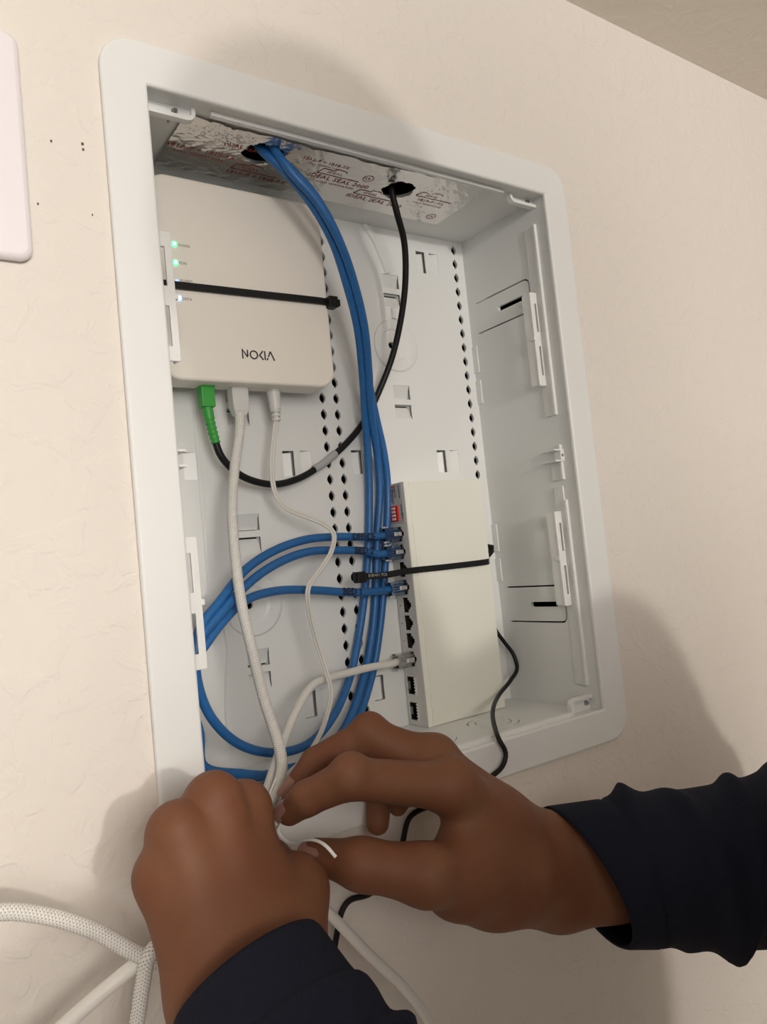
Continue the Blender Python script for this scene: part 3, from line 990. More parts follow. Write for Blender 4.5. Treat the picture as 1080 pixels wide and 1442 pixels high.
downC = [(0.0960, 0.0400, TOPZ), (0.0970, 0.0360, 0.006), (0.1054, 0.0320, -0.0063), (0.1251, 0.0330, -0.0216), (0.1441, 0.0370, -0.0463), (0.1610, 0.0480, -0.0734), (0.1727, 0.0600, -0.1028), (0.1830, 0.0730, -0.1310), (0.1949, 0.0840, -0.1641), (0.2039, 0.0905, -0.1940), (0.2075, 0.0955, -0.2219), (0.2016, 0.0960, -0.2613), (0.1941, 0.0960, -0.3000), (0.1868, 0.0955, -0.3290), (0.1741, 0.0935, -0.3628), (0.1517, 0.0860, -0.3922), (0.1186, 0.0740, -0.4089)]
loopA = [(0.0730, 0.0640, -0.3942), (0.0458, 0.0560, -0.3811), (0.0276, 0.0500, -0.3606), (0.0198, 0.0460, -0.3397), (0.0190, 0.0440, -0.3206)]
loopB = [(0.0734, 0.0520, -0.4059), (0.0405, 0.0420, -0.3962), (0.0146, 0.0360, -0.3840), (0.0150, 0.0380, -0.3650), (0.0085, 0.0420, -0.3350)]
loopC = [(0.0836, 0.0620, -0.4064), (0.0468, 0.0520, -0.4020), (0.0197, 0.0450, -0.3908), (0.0150, 0.0470, -0.3600), (0.0090, 0.0500, -0.3350)]
riseA = [(0.0245, 0.0470, -0.3062), (0.0411, 0.0530, -0.2918), (0.0636, 0.0620, -0.2744), (0.0887, 0.0690, -0.2634), (0.1168, 0.0740, -0.2572), (0.1427, 0.0780, -0.2566), (0.1699, 0.0820, -0.2581)]
riseB = [(0.0212, 0.0450, -0.3146), (0.0401, 0.0500, -0.2987), (0.0666, 0.0590, -0.2813), (0.0923, 0.0670, -0.2710), (0.1182, 0.0730, -0.2659), (0.1446, 0.0780, -0.2666), (0.1699, 0.0820, -0.2688)]
riseC = [(0.0258, 0.0510, -0.3198), (0.0405, 0.0550, -0.3067), (0.0617, 0.0620, -0.2940), (0.0891, 0.0700, -0.2904), (0.1192, 0.0750, -0.2930), (0.1502, 0.0780, -0.2978), (0.1740, 0.0810, -0.2998)]
blue_cable('blue network cable in the topmost switch port, hand lettered OFFICE in black', 0, downA, loopA, riseA, 'OFFICE', ((0.1530, 0.0790, -0.2572), (0.1838, 0.0835, -0.2589)))
blue_cable('blue network cable in the second switch port from the top, hand lettered BED 2', 1, downB, loopB, riseB, 'BED 2', ((0.1519, 0.0790, -0.2671), (0.1838, 0.0835, -0.2698)))
blue_cable('blue network cable plugged in below the black tie, hand lettered BED 1', 3, downC, loopC, riseC, 'BED 1', ((0.1373, 0.0764, -0.2958), (0.1675, 0.0800, -0.2995)))

# ------------------------------------------------------------------ black fibre cable
fc = thing('fiber_cable', 'black cable with green plug curving from the top right hole to the cream terminal', 'fiber cable', (0.0478, 0.078, -0.149))
gx = 0.0536
gp = (gx, 0.0770, -0.1475)
b = MB()
b.box(gx - 0.0046, gx + 0.0046, 0.0725, 0.0815, -0.1640, -0.1450, 0.0006)
o = b.build('connector', M['green'], fc)
b = MB()
b.box(gx - 0.0050, gx + 0.0050, 0.0720, 0.0820, -0.1510, -0.1478, 0.0003)
b.build('connector_collar', M['green'], o)
bpts = [(gx, 0.0770, -0.1630), (0.0541, 0.0765, -0.1693), (0.0558, 0.0768, -0.1793), (0.0576, 0.0770, -0.1879)]
P = spline(bpts, 0.0008)
rr_ = np.linspace(0.0036, 0.0032, len(P))
for i in range(len(P)):         # ribbed boot
    t = i / len(P)
    if t > 0.35 and (i // 2) % 2 == 0:
        rr_[i] *= 0.86
v, f = tube_geo(P, rr_, 14)
mesh('boot', v, f, M['green'], fc, True)
black_pts = [bpts[-2], bpts[-1], (0.0614, 0.0775, -0.1979), (0.0753, 0.0800, -0.2099), (0.0993, 0.0840, -0.2159), (0.1240, 0.0890, -0.2117), (0.1486, 0.0930, -0.2003), (0.1740, 0.0950, -0.1830), (0.1924, 0.0945, -0.1648), (0.2059, 0.0900, -0.1413), (0.2161, 0.0820, -0.1150), (0.2205, 0.0700, -0.0837), (0.2198, 0.0600, -0.0586), (0.2149, 0.0510, -0.0344), (0.2053, 0.0440, -0.0166), (0.2000, 0.0410, 0.0000), (0.1990, 0.0400, 0.0500)]
tube('jacket', black_pts, 0.0025, M['black'], fc, 14, 0.003)
tube('wrap_sleeve', [(0.1394, 0.0917, -0.2047), (0.1486, 0.0930, -0.2003), (0.1609, 0.0942, -0.1923)], 0.0030, M['grey_sleeve'], fc, 14, 0.002)

# ------------------------------------------------------------------ white braided network cable
bc = thing('braided_cable', 'white braided network cable hanging from the middle port of the cream terminal into the hands', 'network cable', (0.0690, 0.077, -0.149))
bx = 0.0768
b = MB()
hw, hd_ = 0.0060, 0.0046
prof = [(-0.1450, 1.0), (-0.1600, 1.0), (-0.1655, 0.90), (-0.1690, 0.66)]
pv, pf = [], []
for z, k in prof:
    for a_, c_ in ((-1, -1), (1, -1), (1, 1), (-1, 1)):
        for q in ((0.88, 1.0), (1.0, 0.88)) if a_ * c_ < 0 else ((1.0, 0.88), (0.88, 1.0)):
            pv.append((bx + a_ * hw * k * q[0], 0.0770 + c_ * hd_ * k * q[1], z))
for i in range(len(prof) - 1):
    for j in range(8):
        pf.append((i * 8 + j, i * 8 + (j + 1) % 8, (i + 1) * 8 + (j + 1) % 8, (i + 1) * 8 + j))
pf.append(tuple(range(8))); pf.append(tuple(range(31, 23, -1)))
b.add(pv, pf)
b.build('plug', M['grey_plug'], bc)
braid_pts = [(bx, 0.0770, -0.1660), (0.0748, 0.0740, -0.1766), (0.0659, 0.0680, -0.2043), (0.0577, 0.0600, -0.2334), (0.0525, 0.0500, -0.2681), (0.0514, 0.0440, -0.2970), (0.0530, 0.0380, -0.3255), (0.0541, 0.0300, -0.3530), (0.0544, 0.0180, -0.3748), (0.0504, 0.0060, -0.3863), (0.0374, -0.0100, -0.3959), (0.0192, -0.0260, -0.4044), (-0.0062, -0.0420, -0.4169), (-0.0329, -0.0500, -0.4311), (-0.0475, -0.0520, -0.4348), (-0.0517, -0.0500, -0.4483), (-0.0555, -0.0480, -0.4652), (-0.0697, -0.0500, -0.4895), (-0.1006, -0.0560, -0.4926), (-0.1295, -0.0600, -0.4559), (-0.1337, -0.0560, -0.4161), (-0.1186, -0.0520, -0.3983), (-0.1037, -0.0500, -0.3992), (-0.0884, -0.0490, -0.4059), (-0.0696, -0.0480, -0.4188), (-0.0487, -0.0480, -0.4379), (-0.0314, -0.0460, -0.4485)]
BR = 0.0028
Pb = spline(braid_pts, 0.0025)
v, f = tube_geo(Pb, BR, 14)
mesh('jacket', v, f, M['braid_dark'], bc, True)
# braid: fine strands wound both ways over the jacket, one mesh
Ps = spline(braid_pts, 0.0007)
T_, A_, B_ = frames(Ps)
sv, sf = [], []
def strand(phase, sgn, r_):
    n = len(Ps)
    th = phase + sgn * np.arange(n) * 0.0007 / 0.0125 * 2 * math.pi
    C_ = Ps + (A_ * np.cos(th)[:, None] + B_ * np.sin(th)[:, None]) * (BR + 0.00012)
    N_ = A_ * np.cos(th)[:, None] + B_ * np.sin(th)[:, None]
    Tt = np.gradient(C_, axis=0)
    Tt /= np.linalg.norm(Tt, axis=1)[:, None]
    S_ = np.cross(Tt, N_)
    base = len(sv)
    for i in range(n):
        sv.append(C_[i] - S_[i] * r_)
        sv.append(C_[i] + N_[i] * r_ * 0.75)
        sv.append(C_[i] + S_[i] * r_)
    for i in range(n - 1):
        q = base + i * 3
        sf.append((q, q + 1, q + 4, q + 3))
        sf.append((q + 1, q + 2, q + 5, q + 4))
for k_ in range(8):
    strand(2 * math.pi * k_ / 8, 1, 0.00072)
st = mesh('braid_strands', sv, sf, M['braid'], bc, True)
st['kind'] = 'stuff'
sv, sf = [], []
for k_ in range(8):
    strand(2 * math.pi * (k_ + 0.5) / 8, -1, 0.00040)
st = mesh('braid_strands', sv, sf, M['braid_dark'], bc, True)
st['kind'] = 'stuff'

# ------------------------------------------------------------------ thin pale power cord of the terminal
pc = thing('power_cord', 'thin pale power cord with round plug hanging from the cream terminal', 'power cord', (0.0930, 0.077, -0.149))
px_ = 0.1040
b = MB()
b.cyl((px_, 0.0770, -0.1465), (px_, 0.0770, -0.1510), 0.0052, 0.0052, 20)
b.cyl((px_, 0.0770, -0.1510), (px_ + 0.0004, 0.0770, -0.1640), 0.0048, 0.0040, 20)
pg = b.build('plug', M['grey_plug'], pc)
shade_auto(pg, 40)
b = MB()
for i in range(3):
    z = -0.1645 - i * 0.0030
    b.cyl((px_ + 0.0004, 0.0770, z + 0.0004), (px_ + 0.0004, 0.0770, z - 0.0014), 0.0037 - i * 0.0003, n=18)
b.cyl((px_ + 0.0004, 0.0770, -0.1635), (px_ + 0.0004, 0.0770, -0.1720), 0.0024, n=14)
shade_auto(b.build('strain_relief', M['grey_plug'], pc), 40)
cord = [(px_ + 0.0004, 0.0770, -0.1700), (0.0994, 0.0770, -0.1918), (0.0965, 0.0760, -0.2099), (0.0969, 0.0740, -0.2237), (0.1030, 0.0720, -0.2341), (0.1158, 0.0690, -0.2410), (0.1282, 0.0640, -0.2482), (0.1321, 0.0600, -0.2553), (0.1271, 0.0580, -0.2680), (0.1149, 0.0570, -0.2808), (0.1056, 0.0560, -0.2905), (0.1056, 0.0580, -0.3058), (0.1103, 0.0600, -0.3281), (0.1131, 0.0560, -0.3475), (0.1120, 0.0500, -0.3611), (0.1001, 0.0400, -0.3763), (0.0837, 0.0280, -0.3868), (0.0652, 0.0150, -0.3917), (0.0471, 0.0020, -0.3940), (0.0338, -0.0100, -0.3977), (0.0258, -0.0200, -0.4039), (0.0169, -0.0350, -0.4122)]
P = spline(cord, 0.003)
T_, A_, B_ = frames(P)
b = MB()
for sg in (1, -1):
    v, f = tube_geo(P + A_ * 0.00085 * sg, 0.00095, 8)
    b.add(v, f)
o = b.build('twin_cord', M['pale_cord'], pc, True)

# ------------------------------------------------------------------ white network cable from the eighth port
wc = thing('network_cable', 'smooth white network cable plugged low into the switch and running down into the hands', 'network cable', (SX0 - 0.02, 0.085, PORT_Z[7]))
rj45(wc, (SX0 + 0.0060, 0.0868, PORT_Z[7]), 1, jacket='clear_white', shield=True)
wpts = [(SX0 - 0.0135, 0.0870, PORT_Z[7]), (SX0 - 0.0220, 0.0845, PORT_Z[7] - 0.0004), (0.1661, 0.0800, -0.3548), (0.1424, 0.0740, -0.3546), (0.1200, 0.0660, -0.3542), (0.1040, 0.0600, -0.3558), (0.0868, 0.0500, -0.3656), (0.0717, 0.0380, -0.3760), (0.0569, 0.0220, -0.3842), (0.0446, 0.0080, -0.3913), (0.0331, -0.0060, -0.3983), (0.0231, -0.0180, -0.4073), (0.0253, -0.0300, -0.4248), (0.0383, -0.0330, -0.4423), (0.0528, -0.0340, -0.4606), (0.0721, -0.0340, -0.4866), (0.0947, -0.0340, -0.5152), (0.1072, -0.0340, -0.5383), (0.1180, -0.0340, -0.5874)]
tube('jacket', wpts, 0.0028, M['white_jacket'], wc, 14, 0.003)

# a second smooth white cord that leaves the left hand to the lower left
tag(tube('white_cord', [(-0.0129, -0.0380, -0.4291), (-0.0306, -0.0420, -0.4371), (-0.0492, -0.0440, -0.4401), (-0.0648, -0.0440, -0.4460), (-0.0822, -0.0420, -0.4551), (-0.1041, -0.0400, -0.4674)], 0.0033, M['white_jacket'], None, 14, 0.003),
    'smooth white cord leaving the left hand towards the lower left corner', 'cord')

# ------------------------------------------------------------------ black power cord of the switch
kc = thing('power_cord', 'thin black power cord winding down from the right side of the switch over the flange', 'power cord', (SX1 + 0.002, 0.094, -0.338))
b = MB()
b.cyl((SX1 - 0.002, 0.0915, -0.3290), (SX1 + 0.0060, 0.0915, -0.3290), 0.0035, n=16)
b.cyl((SX1 + 0.0058, 0.0915, -0.3290), (SX1 + 0.0085, 0.0930, -0.3320), 0.0030, 0.0020, n=16)
shade_auto(b.build('plug', M['black'], kc), 40)
kp = [(SX1 + 0.0060, 0.0920, -0.3300), (0.3048, 0.0930, -0.3479), (0.3116, 0.0920, -0.3580), (0.3179, 0.0890, -0.3698), (0.3166, 0.0850, -0.3803), (0.2992, 0.0760, -0.3875), (0.2740, 0.0640, -0.3936), (0.2406, 0.0360, -0.3965), (0.2173, 0.0100, -0.4000), (0.2057, -0.0065, -0.4051), (0.2084, -0.0085, -0.4139), (0.2042, -0.0090, -0.4213), (0.1892, -0.0090, -0.4270), (0.1609, -0.0085, -0.4322), (0.1260, -0.0080, -0.4338), (0.1190, -0.0060, -0.4493), (0.1089, -0.0040, -0.4656), (0.0942, -0.0035, -0.4709), (0.0808, -0.0030, -0.4703), (0.0756, -0.0028, -0.4742), (0.0705, -0.0026, -0.4867), (0.0647, -0.0026, -0.5049), (0.0481, -0.0026, -0.5477)]
tube('cord', kp, 0.0017, M['black'], kc, 12, 0.0025)

# ------------------------------------------------------------------ white twist tie between the fingers
tag(tube('twist_tie', [(0.0357, -0.0160, -0.3872), (0.0279, -0.0220, -0.3938), (0.0248, -0.0260, -0.4009), (0.0254, -0.0300, -0.4074), (0.0277, -0.0340, -0.4049), (0.0240, -0.0370, -0.4067), (0.0245, -0.0440, -0.4098), (0.0257, -0.0530, -0.4093), (0.0263, -0.0620, -0.4059), (0.0274, -0.0720, -0.4042), (0.0282, -0.0790, -0.4053), (0.0303, -0.0830, -0.4097)], 0.00055, M['white_gloss'], None, 8, 0.0012, flat=1.5),
    'thin white twist tie with its loose end bent over the right thumb', 'twist tie')

# ------------------------------------------------------------------ the person: one continuous body, shirt and hair over it
class Field:
    """distance field on a grid; shapes are blended in, then skinned with surface nets"""
    def __init__(self, lo, hi, h):
        self.h = h
        self.lo = np.array(lo, float)
        n = np.ceil((np.array(hi) - self.lo) / h).astype(int) + 1
        self.n = n
        self.d = np.full(n, 0.05, np.float32)
        self.ax = [self.lo[i] + h * np.arange(n[i]) for i in range(3)]
    def region(self, lo, hi):
        a = np.maximum(np.floor((np.array(lo) - self.lo) / self.h).astype(int), 0)
        b = np.minimum(np.ceil((np.array(hi) - self.lo) / self.h).astype(int) + 1, self.n)
        if np.any(b <= a):
            return None, None
        sl = tuple(slice(a[i], b[i]) for i in range(3))
        g = np.meshgrid(*[self.ax[i][sl[i]] for i in range(3)], indexing='ij', sparse=True)
        return sl, g
    def blend(self, sl, d, k):
        e = self.d[sl]
        if k > 0:
            hh = np.clip(0.5 + 0.5 * (e - d) / k, 0, 1)
            self.d[sl] = e * (1 - hh) + d * hh - k * hh * (1 - hh)
        else:
            self.d[sl] = np.minimum(e, d)
    def cone(self, a, b, ra, rb, k=0.004, sub=False):
        a, b = np.array(a, float), np.array(b, float)
        pad = max(ra, rb) + max(k, 0.002) + 0.012
        sl, g = self.region(np.minimum(a, b) - pad, np.maximum(a, b) + pad)
        if sl is None:
            return
        ab = b - a
        L2 = max(ab @ ab, 1e-12)
        t = np.clip(((g[0] - a[0]) * ab[0] + (g[1] - a[1]) * ab[1] + (g[2] - a[2]) * ab[2]) / L2, 0, 1)
        d = np.sqrt((g[0] - a[0] - t * ab[0]) ** 2 + (g[1] - a[1] - t * ab[1]) ** 2 + (g[2] - a[2] - t * ab[2]) ** 2) - (ra + t * (rb - ra))
        d = d.astype(np.float32)
        if sub:
            e = self.d[sl]
            hh = np.clip(0.5 - 0.5 * (e + d) / k, 0, 1)
            self.d[sl] = e * (1 - hh) - d * hh + k * hh * (1 - hh)
        else:
            self.blend(sl, d, k)
    def chain(self, pts, rad, k=0.004):
        for i in range(len(pts) - 1):
            self.cone(pts[i], pts[i + 1], rad[i], rad[i + 1], k)
    def ell(self, c, axes, r, k=0.006, sub=False):
        """ellipsoid; axes: three unit vectors, r: three radii"""
        c = np.array(c, float)
        A = np.array(axes, float)
        A = A / np.linalg.norm(A, axis=1)[:, None]
        m = max(r) + k + 0.012
        sl, g = self.region(c - m, c + m)
        if sl is None:
            return
        q = [((g[0] - c[0]) * A[i][0] + (g[1] - c[1]) * A[i][1] + (g[2] - c[2]) * A[i][2]) / r[i] for i in range(3)]
        k0 = np.sqrt(q[0] ** 2 + q[1] ** 2 + q[2] ** 2)
        k1 = np.sqrt((q[0] / r[0]) ** 2 + (q[1] / r[1]) ** 2 + (q[2] / r[2]) ** 2)
        d = (k0 * (k0 - 1) / np.maximum(k1, 1e-9)).astype(np.float32)
        if sub:
            e = self.d[sl]
            hh = np.clip(0.5 - 0.5 * (e + d) / k, 0, 1)
            self.d[sl] = e * (1 - hh) - d * hh + k * hh * (1 - hh)
        else:
            self.blend(sl, d, k)
    def skin(self):
        d = self.d
        s = d < 0
        n0, n1, n2 = d.shape
        c = np.zeros((n0 - 1, n1 - 1, n2 - 1), np.uint8)
        for i in (0, 1):
            for j in (0, 1):
                for k in (0, 1):
                    c += s[i:n0 - 1 + i, j:n1 - 1 + j, k:n2 - 1 + k]
        act = (c > 0) & (c < 8)
        idx = np.argwhere(act)
        num = np.full(act.shape, -1, np.int64)
        num[act] = np.arange(len(idx))
        acc = np.zeros((len(idx), 3))
        cnt = np.zeros(len(idx))
        offs = [(i, j, k) for i in (0, 1) for j in (0, 1) for k in (0, 1)]
        for o in offs:
            for ax in range(3):
                if o[ax] == 1:
                    continue
                p = list(o)
                p[ax] = 1
                va = d[idx[:, 0] + o[0], idx[:, 1] + o[1], idx[:, 2] + o[2]]
                vb = d[idx[:, 0] + p[0], idx[:, 1] + p[1], idx[:, 2] + p[2]]
                m = (va < 0) != (vb < 0)
                t = np.where(m, va / np.where(m, va - vb, 1), 0)
                pos = np.tile(np.array(o, float), (len(idx), 1))
                pos[:, ax] = t
                acc += pos * m[:, None]
                cnt += m
        V = (idx + acc / cnt[:, None]) * self.h + self.lo
        F = []
        for ax in range(3):
            o1, o2 = [(1, 2), (2, 0), (0, 1)][ax]
            sa = [slice(None)] * 3
            sb = [slice(None)] * 3
            sa[ax] = slice(0, -1)
            sb[ax] = slice(1, None)
            A = s[tuple(sa)]
            Bq = s[tuple(sb)]
            e = np.argwhere(A != Bq)
            e = e[(e[:, o1] > 0) & (e[:, o2] > 0) & (e[:, o1] < d.shape[o1] - 1) & (e[:, o2] < d.shape[o2] - 1)]
            if not len(e):
                continue
            ins = A[e[:, 0], e[:, 1], e[:, 2]]
            def cell(da, db):
                q = e.copy()
                q[:, o1] -= da
                q[:, o2] -= db
                return num[q[:, 0], q[:, 1], q[:, 2]]
            quad = np.stack([cell(1, 1), cell(0, 1), cell(0, 0), cell(1, 0)], 1)
            quad[~ins] = quad[~ins][:, ::-1]
            F.append(quad)
        F = np.concatenate(F)
        F = F[(F >= 0).all(1)]
        return V, F

def relax(V, F, it=2, w=0.5):
    for _ in range(it):
        acc = np.zeros_like(V)
        cnt = np.zeros(len(V))
        for a, b in ((0, 1), (1, 2), (2, 3), (3, 0)):
            np.add.at(acc, F[:, a], V[F[:, b]])
            np.add.at(acc, F[:, b], V[F[:, a]])
            np.add.at(cnt, F[:, a], 1)
            np.add.at(cnt, F[:, b], 1)
        V = V * (1 - w) + acc / np.maximum(cnt, 1)[:, None] * w
    return V

def lerp(a, b, t):
    return tuple(a[i] + (b[i] - a[i]) * t for i in range(3))

person = thing('person', 'person in a navy long-sleeved top, both hands bundling white cables below the open box', 'person', (0.10, -0.60, FLOOR))

body_v, body_f = [], []
def add_body(V, F):
    n = sum(len(q) for q in body_v)
    body_v.append(V)
    body_f.append(F + n)

# --- right hand -------------------------------------------------------------
E_R = (0.392, -0.236, -0.466)                      # elbow
W_R = (0.1733, -0.0800, -0.4595)                        # wrist
RI = [(0.1007, -0.0840, -0.3954), (0.0456, -0.0760, -0.3790), (0.0301, -0.0600, -0.3876), (0.0253, -0.0500, -0.3948)]
RM = [(0.1055, -0.0640, -0.3875), (0.0785, -0.0440, -0.3700), (0.0530, -0.0300, -0.3807), (0.0397, -0.0260, -0.3931)]
RR = [(0.1247, -0.0440, -0.4017), (0.1169, -0.0120, -0.3893), (0.1043, -0.0100, -0.4101), (0.0957, -0.0180, -0.4274)]
RP = [(0.1463, -0.0280, -0.4190), (0.1408, 0.0000, -0.4088), (0.1278, 0.0000, -0.4231), (0.1187, -0.0060, -0.4260)]
RT = [(0.1354, -0.0860, -0.4499), (0.0720, -0.0940, -0.4277), (0.0457, -0.0800, -0.4184), (0.0336, -0.0580, -0.4165)]
fr = Field((-0.01, -0.135, -0.56), (0.30, 0.025, -0.34), 0.00125)
fr.chain(RI, (0.0118, 0.0098, 0.0082, 0.0068), 0.003)
fr.chain(RM, (0.0118, 0.0098, 0.0082, 0.0068), 0.002)
fr.chain(RR, (0.0112, 0.0093, 0.0080, 0.0066), 0.002)
fr.chain(RP, (0.0102, 0.0082, 0.0072, 0.0060), 0.002)
# palm: metacarpal fans from the wrist
wr_t = (W_R[0], W_R[1], W_R[2] + 0.008)
wr_b = (W_R[0] - 0.004, W_R[1], W_R[2] - 0.012)
for mcp, wst, r0, r1 in ((RI[0], W_R, 0.0165, 0.0122), (RM[0], wr_t, 0.0155, 0.0122), (RR[0], (wr_t[0], wr_t[1] + 0.012, wr_t[2]), 0.0150, 0.0118), (RP[0], (W_R[0], W_R[1] + 0.020, W_R[2]), 0.0145, 0.0112)):
    fr.cone(mcp, wst, r1, r0, 0.010)
fr.cone(RI[0], RM[0], 0.0105, 0.0105, 0.006)
fr.cone(RM[0], RR[0], 0.0110, 0.0105, 0.006)
fr.cone(RR[0], RP[0], 0.0105, 0.0100, 0.006)
# thumb with its ball and the web to the forefinger
fr.chain(RT, (0.0190, 0.0138, 0.0112, 0.0082), 0.006)
fr.cone(RT[0], wr_b, 0.0190, 0.0190, 0.012)
fr.cone(lerp(RT[0], RT[1], 0.55), lerp(W_R, RI[0], 0.55), 0.0150, 0.0140, 0.014)
fr.cone((0.1042, -0.0860, -0.4234), (0.1202, -0.0820, -0.4564), 0.0125, 0.0155, 0.012)
fr.cone((0.0959, -0.0840, -0.4443), (0.1795, -0.0800, -0.4757), 0.0140, 0.0160, 0.012)
# forearm
fa = [W_R, lerp(W_R, E_R, 0.10), lerp(W_R, E_R, 0.35)]
for dz, dy, r in ((0.0095, 0.0, 0.0195), (-0.0095, 0.0, 0.0195), (0.0, 0.008, 0.0190)):
    q = [(p[0], p[1] + dy, p[2] + dz) for p in fa]
    fr.chain(q, (r, r * 1.00, r * 0.95), 0.010)
# knuckle swellings and finger joints
for p, r in ((RI[0], 0.0095), (RM[0], 0.0100), (RI[1], 0.0085), (RM[1], 0.0088)):
    fr.ell((p[0], p[1] - 0.0025, p[2] + 0.0040), np.eye(3), (r, r * 0.9, r), 0.006)
V, F = fr.skin()
V = relax(V, F, 2, 0.4)
add_body(V, F)

# --- left hand --------------------------------------------------------------
E_L = (-0.005, -0.300, -0.570)
W_L = (-0.0247, -0.0980, -0.4411)
LI = [(-0.0028, -0.0600, -0.3842), (0.0147, -0.0220, -0.3968), (0.0219, -0.0080, -0.4092), (0.0170, -0.0120, -0.4157)]
LM = [(-0.0208, -0.0700, -0.3748), (0.0054, -0.0220, -0.3915), (0.0172, -0.0060, -0.4069), (0.0172, -0.0120, -0.4129)]
LR = [(-0.0394, -0.0750, -0.3811), (-0.0127, -0.0280, -0.3992), (0.0043, -0.0140, -0.4144), (0.0136, -0.0180, -0.4183)]
LP = [(-0.0461, -0.0720, -0.3973), (-0.0246, -0.0340, -0.4127), (-0.0097, -0.0220, -0.4241), (-0.0004, -0.0240, -0.4279)]
LT = [(-0.0032, -0.0880, -0.4348), (0.0159, -0.0680, -0.4225), (0.0179, -0.0360, -0.4213), (0.0173, -0.0200, -0.4160)]
fl_ = Field((-0.12, -0.19, -0.53), (0.09, 0.015, -0.325), 0.00125)
fl_.chain(LI, (0.0112, 0.0096, 0.0082, 0.0068), 0.002)
fl_.chain(LM, (0.0115, 0.0098, 0.0083, 0.0068), 0.002)
fl_.chain(LR, (0.0110, 0.0094, 0.0080, 0.0066), 0.002)
fl_.chain(LP, (0.0100, 0.0084, 0.0072, 0.0060), 0.002)
for mcp, du, r0, r1 in ((LI[0], 0.012, 0.0165, 0.0118), (LM[0], 0.004, 0.0165, 0.0120), (LR[0], -0.006, 0.0160, 0.0115), (LP[0], -0.014, 0.0155, 0.0108)):
    wv = (W_L[0] + du, W_L[1] - 0.002, W_L[2])
    fl_.cone(mcp, wv, r1 - 0.0008, r0, 0.009)
for a_, b_ in ((LI, LM), (LM, LR), (LR, LP)):
    fl_.cone(lerp(a_[0], W_L, 0.10), lerp(b_[0], W_L, 0.10), 0.0094, 0.0094, 0.006)
fl_.chain(LT, (0.0175, 0.0128, 0.0108, 0.0082), 0.006)
fl_.cone(LT[0], (W_L[0] + 0.012, W_L[1] + 0.004, W_L[2]), 0.0175, 0.0180, 0.012)
fl_.cone(lerp(LT[0], LT[1], 0.75), lerp(LI[0], W_L, 0.42), 0.0125, 0.0125, 0.014)
fa = [W_L, lerp(W_L, E_L, 0.12), lerp(W_L, E_L, 0.40)]
for dx, r in ((0.0095, 0.0190), (-0.0095, 0.0190)):
    q = [(p[0] + dx, p[1] + 0.004, p[2]) for p in fa]
    fl_.chain(q, (r, r * 1.00, r * 1.00), 0.010)
for p, r in ((LI[0], 0.0080), (LM[0], 0.0092), (LR[0], 0.0085), (LP[0], 0.0080)):
    fl_.ell((p[0] - 0.0008, p[1] - 0.0036, p[2] + 0.0044), np.eye(3), (r, r, r), 0.005)
V, F = fl_.skin()
V = relax(V, F, 2, 0.4)
add_body(V, F)

# --- the rest of the body (behind and beside the camera, out of the frame) ---
HC = (0.066, -0.600, -0.045)          # head centre
SH_R, SH_L = (0.258, -0.560, -0.315), (-0.110, -0.590, -0.400)
fb = Field((-0.35, -0.85, -1.00), (0.60, -0.14, 0.10), 0.0065)
X3 = np.eye(3)
fb.ell((HC[0], HC[1] - 0.010, HC[2] + 0.020), X3, (0.076, 0.096, 0.085), 0.02)
fb.ell((HC[0], HC[1] + 0.030, HC[2] - 0.050), X3, (0.056, 0.062, 0.062), 0.03)
fb.cone((HC[0], HC[1] + 0.094, HC[2] - 0.005), (HC[0], HC[1] + 0.112, HC[2] - 0.034), 0.010, 0.014, 0.012)
fb.cone((HC[0] - 0.020, HC[1] + 0.084, HC[2] - 0.066), (HC[0] + 0.020, HC[1] + 0.084, HC[2] - 0.066), 0.009, 0.009, 0.008)
for s_ in (-1, 1):
    fb.ell((HC[0] + s_ * 0.078, HC[1] - 0.004, HC[2] - 0.004), X3, (0.010, 0.020, 0.032), 0.008)
    fb.ell((HC[0] + s_ * 0.031, HC[1] + 0.092, HC[2] + 0.010), X3, (0.016, 0.012, 0.010), 0.006, sub=True)
fb.cone((HC[0], HC[1] - 0.015, HC[2] - 0.060), (0.084, -0.640, -0.255), 0.056, 0.064, 0.03)
fb.cone(SH_R, E_R, 0.050, 0.038, 0.02)
fb.cone(SH_L, E_L, 0.050, 0.038, 0.02)
fb.chain([E_R, lerp(E_R, W_R, 0.35), lerp(E_R, W_R, 0.80)], (0.034, 0.030, 0.020), 0.01)
fb.chain([E_L, lerp(E_L, W_L, 0.35), lerp(E_L, W_L, 0.80)], (0.034, 0.030, 0.020), 0.01)
fb.ell((0.083, -0.655, -0.470), X3, (0.165, 0.105, 0.215), 0.05)
fb.ell((0.083, -0.655, -0.790), X3, (0.150, 0.100, 0.200), 0.06)
fb.cone(SH_L, SH_R, 0.055, 0.055, 0.04)
V, F = fb.skin()
V = relax(V, F, 3, 0.5)
add_body(V, F)
BV, BF = np.concatenate(body_v), np.concatenate(body_f)
me = bpy.data.meshes.new('body')
me.from_pydata(BV.tolist(), [], BF.tolist())
me.update()
body = link_mesh('body', me, M['skin'], person, True)

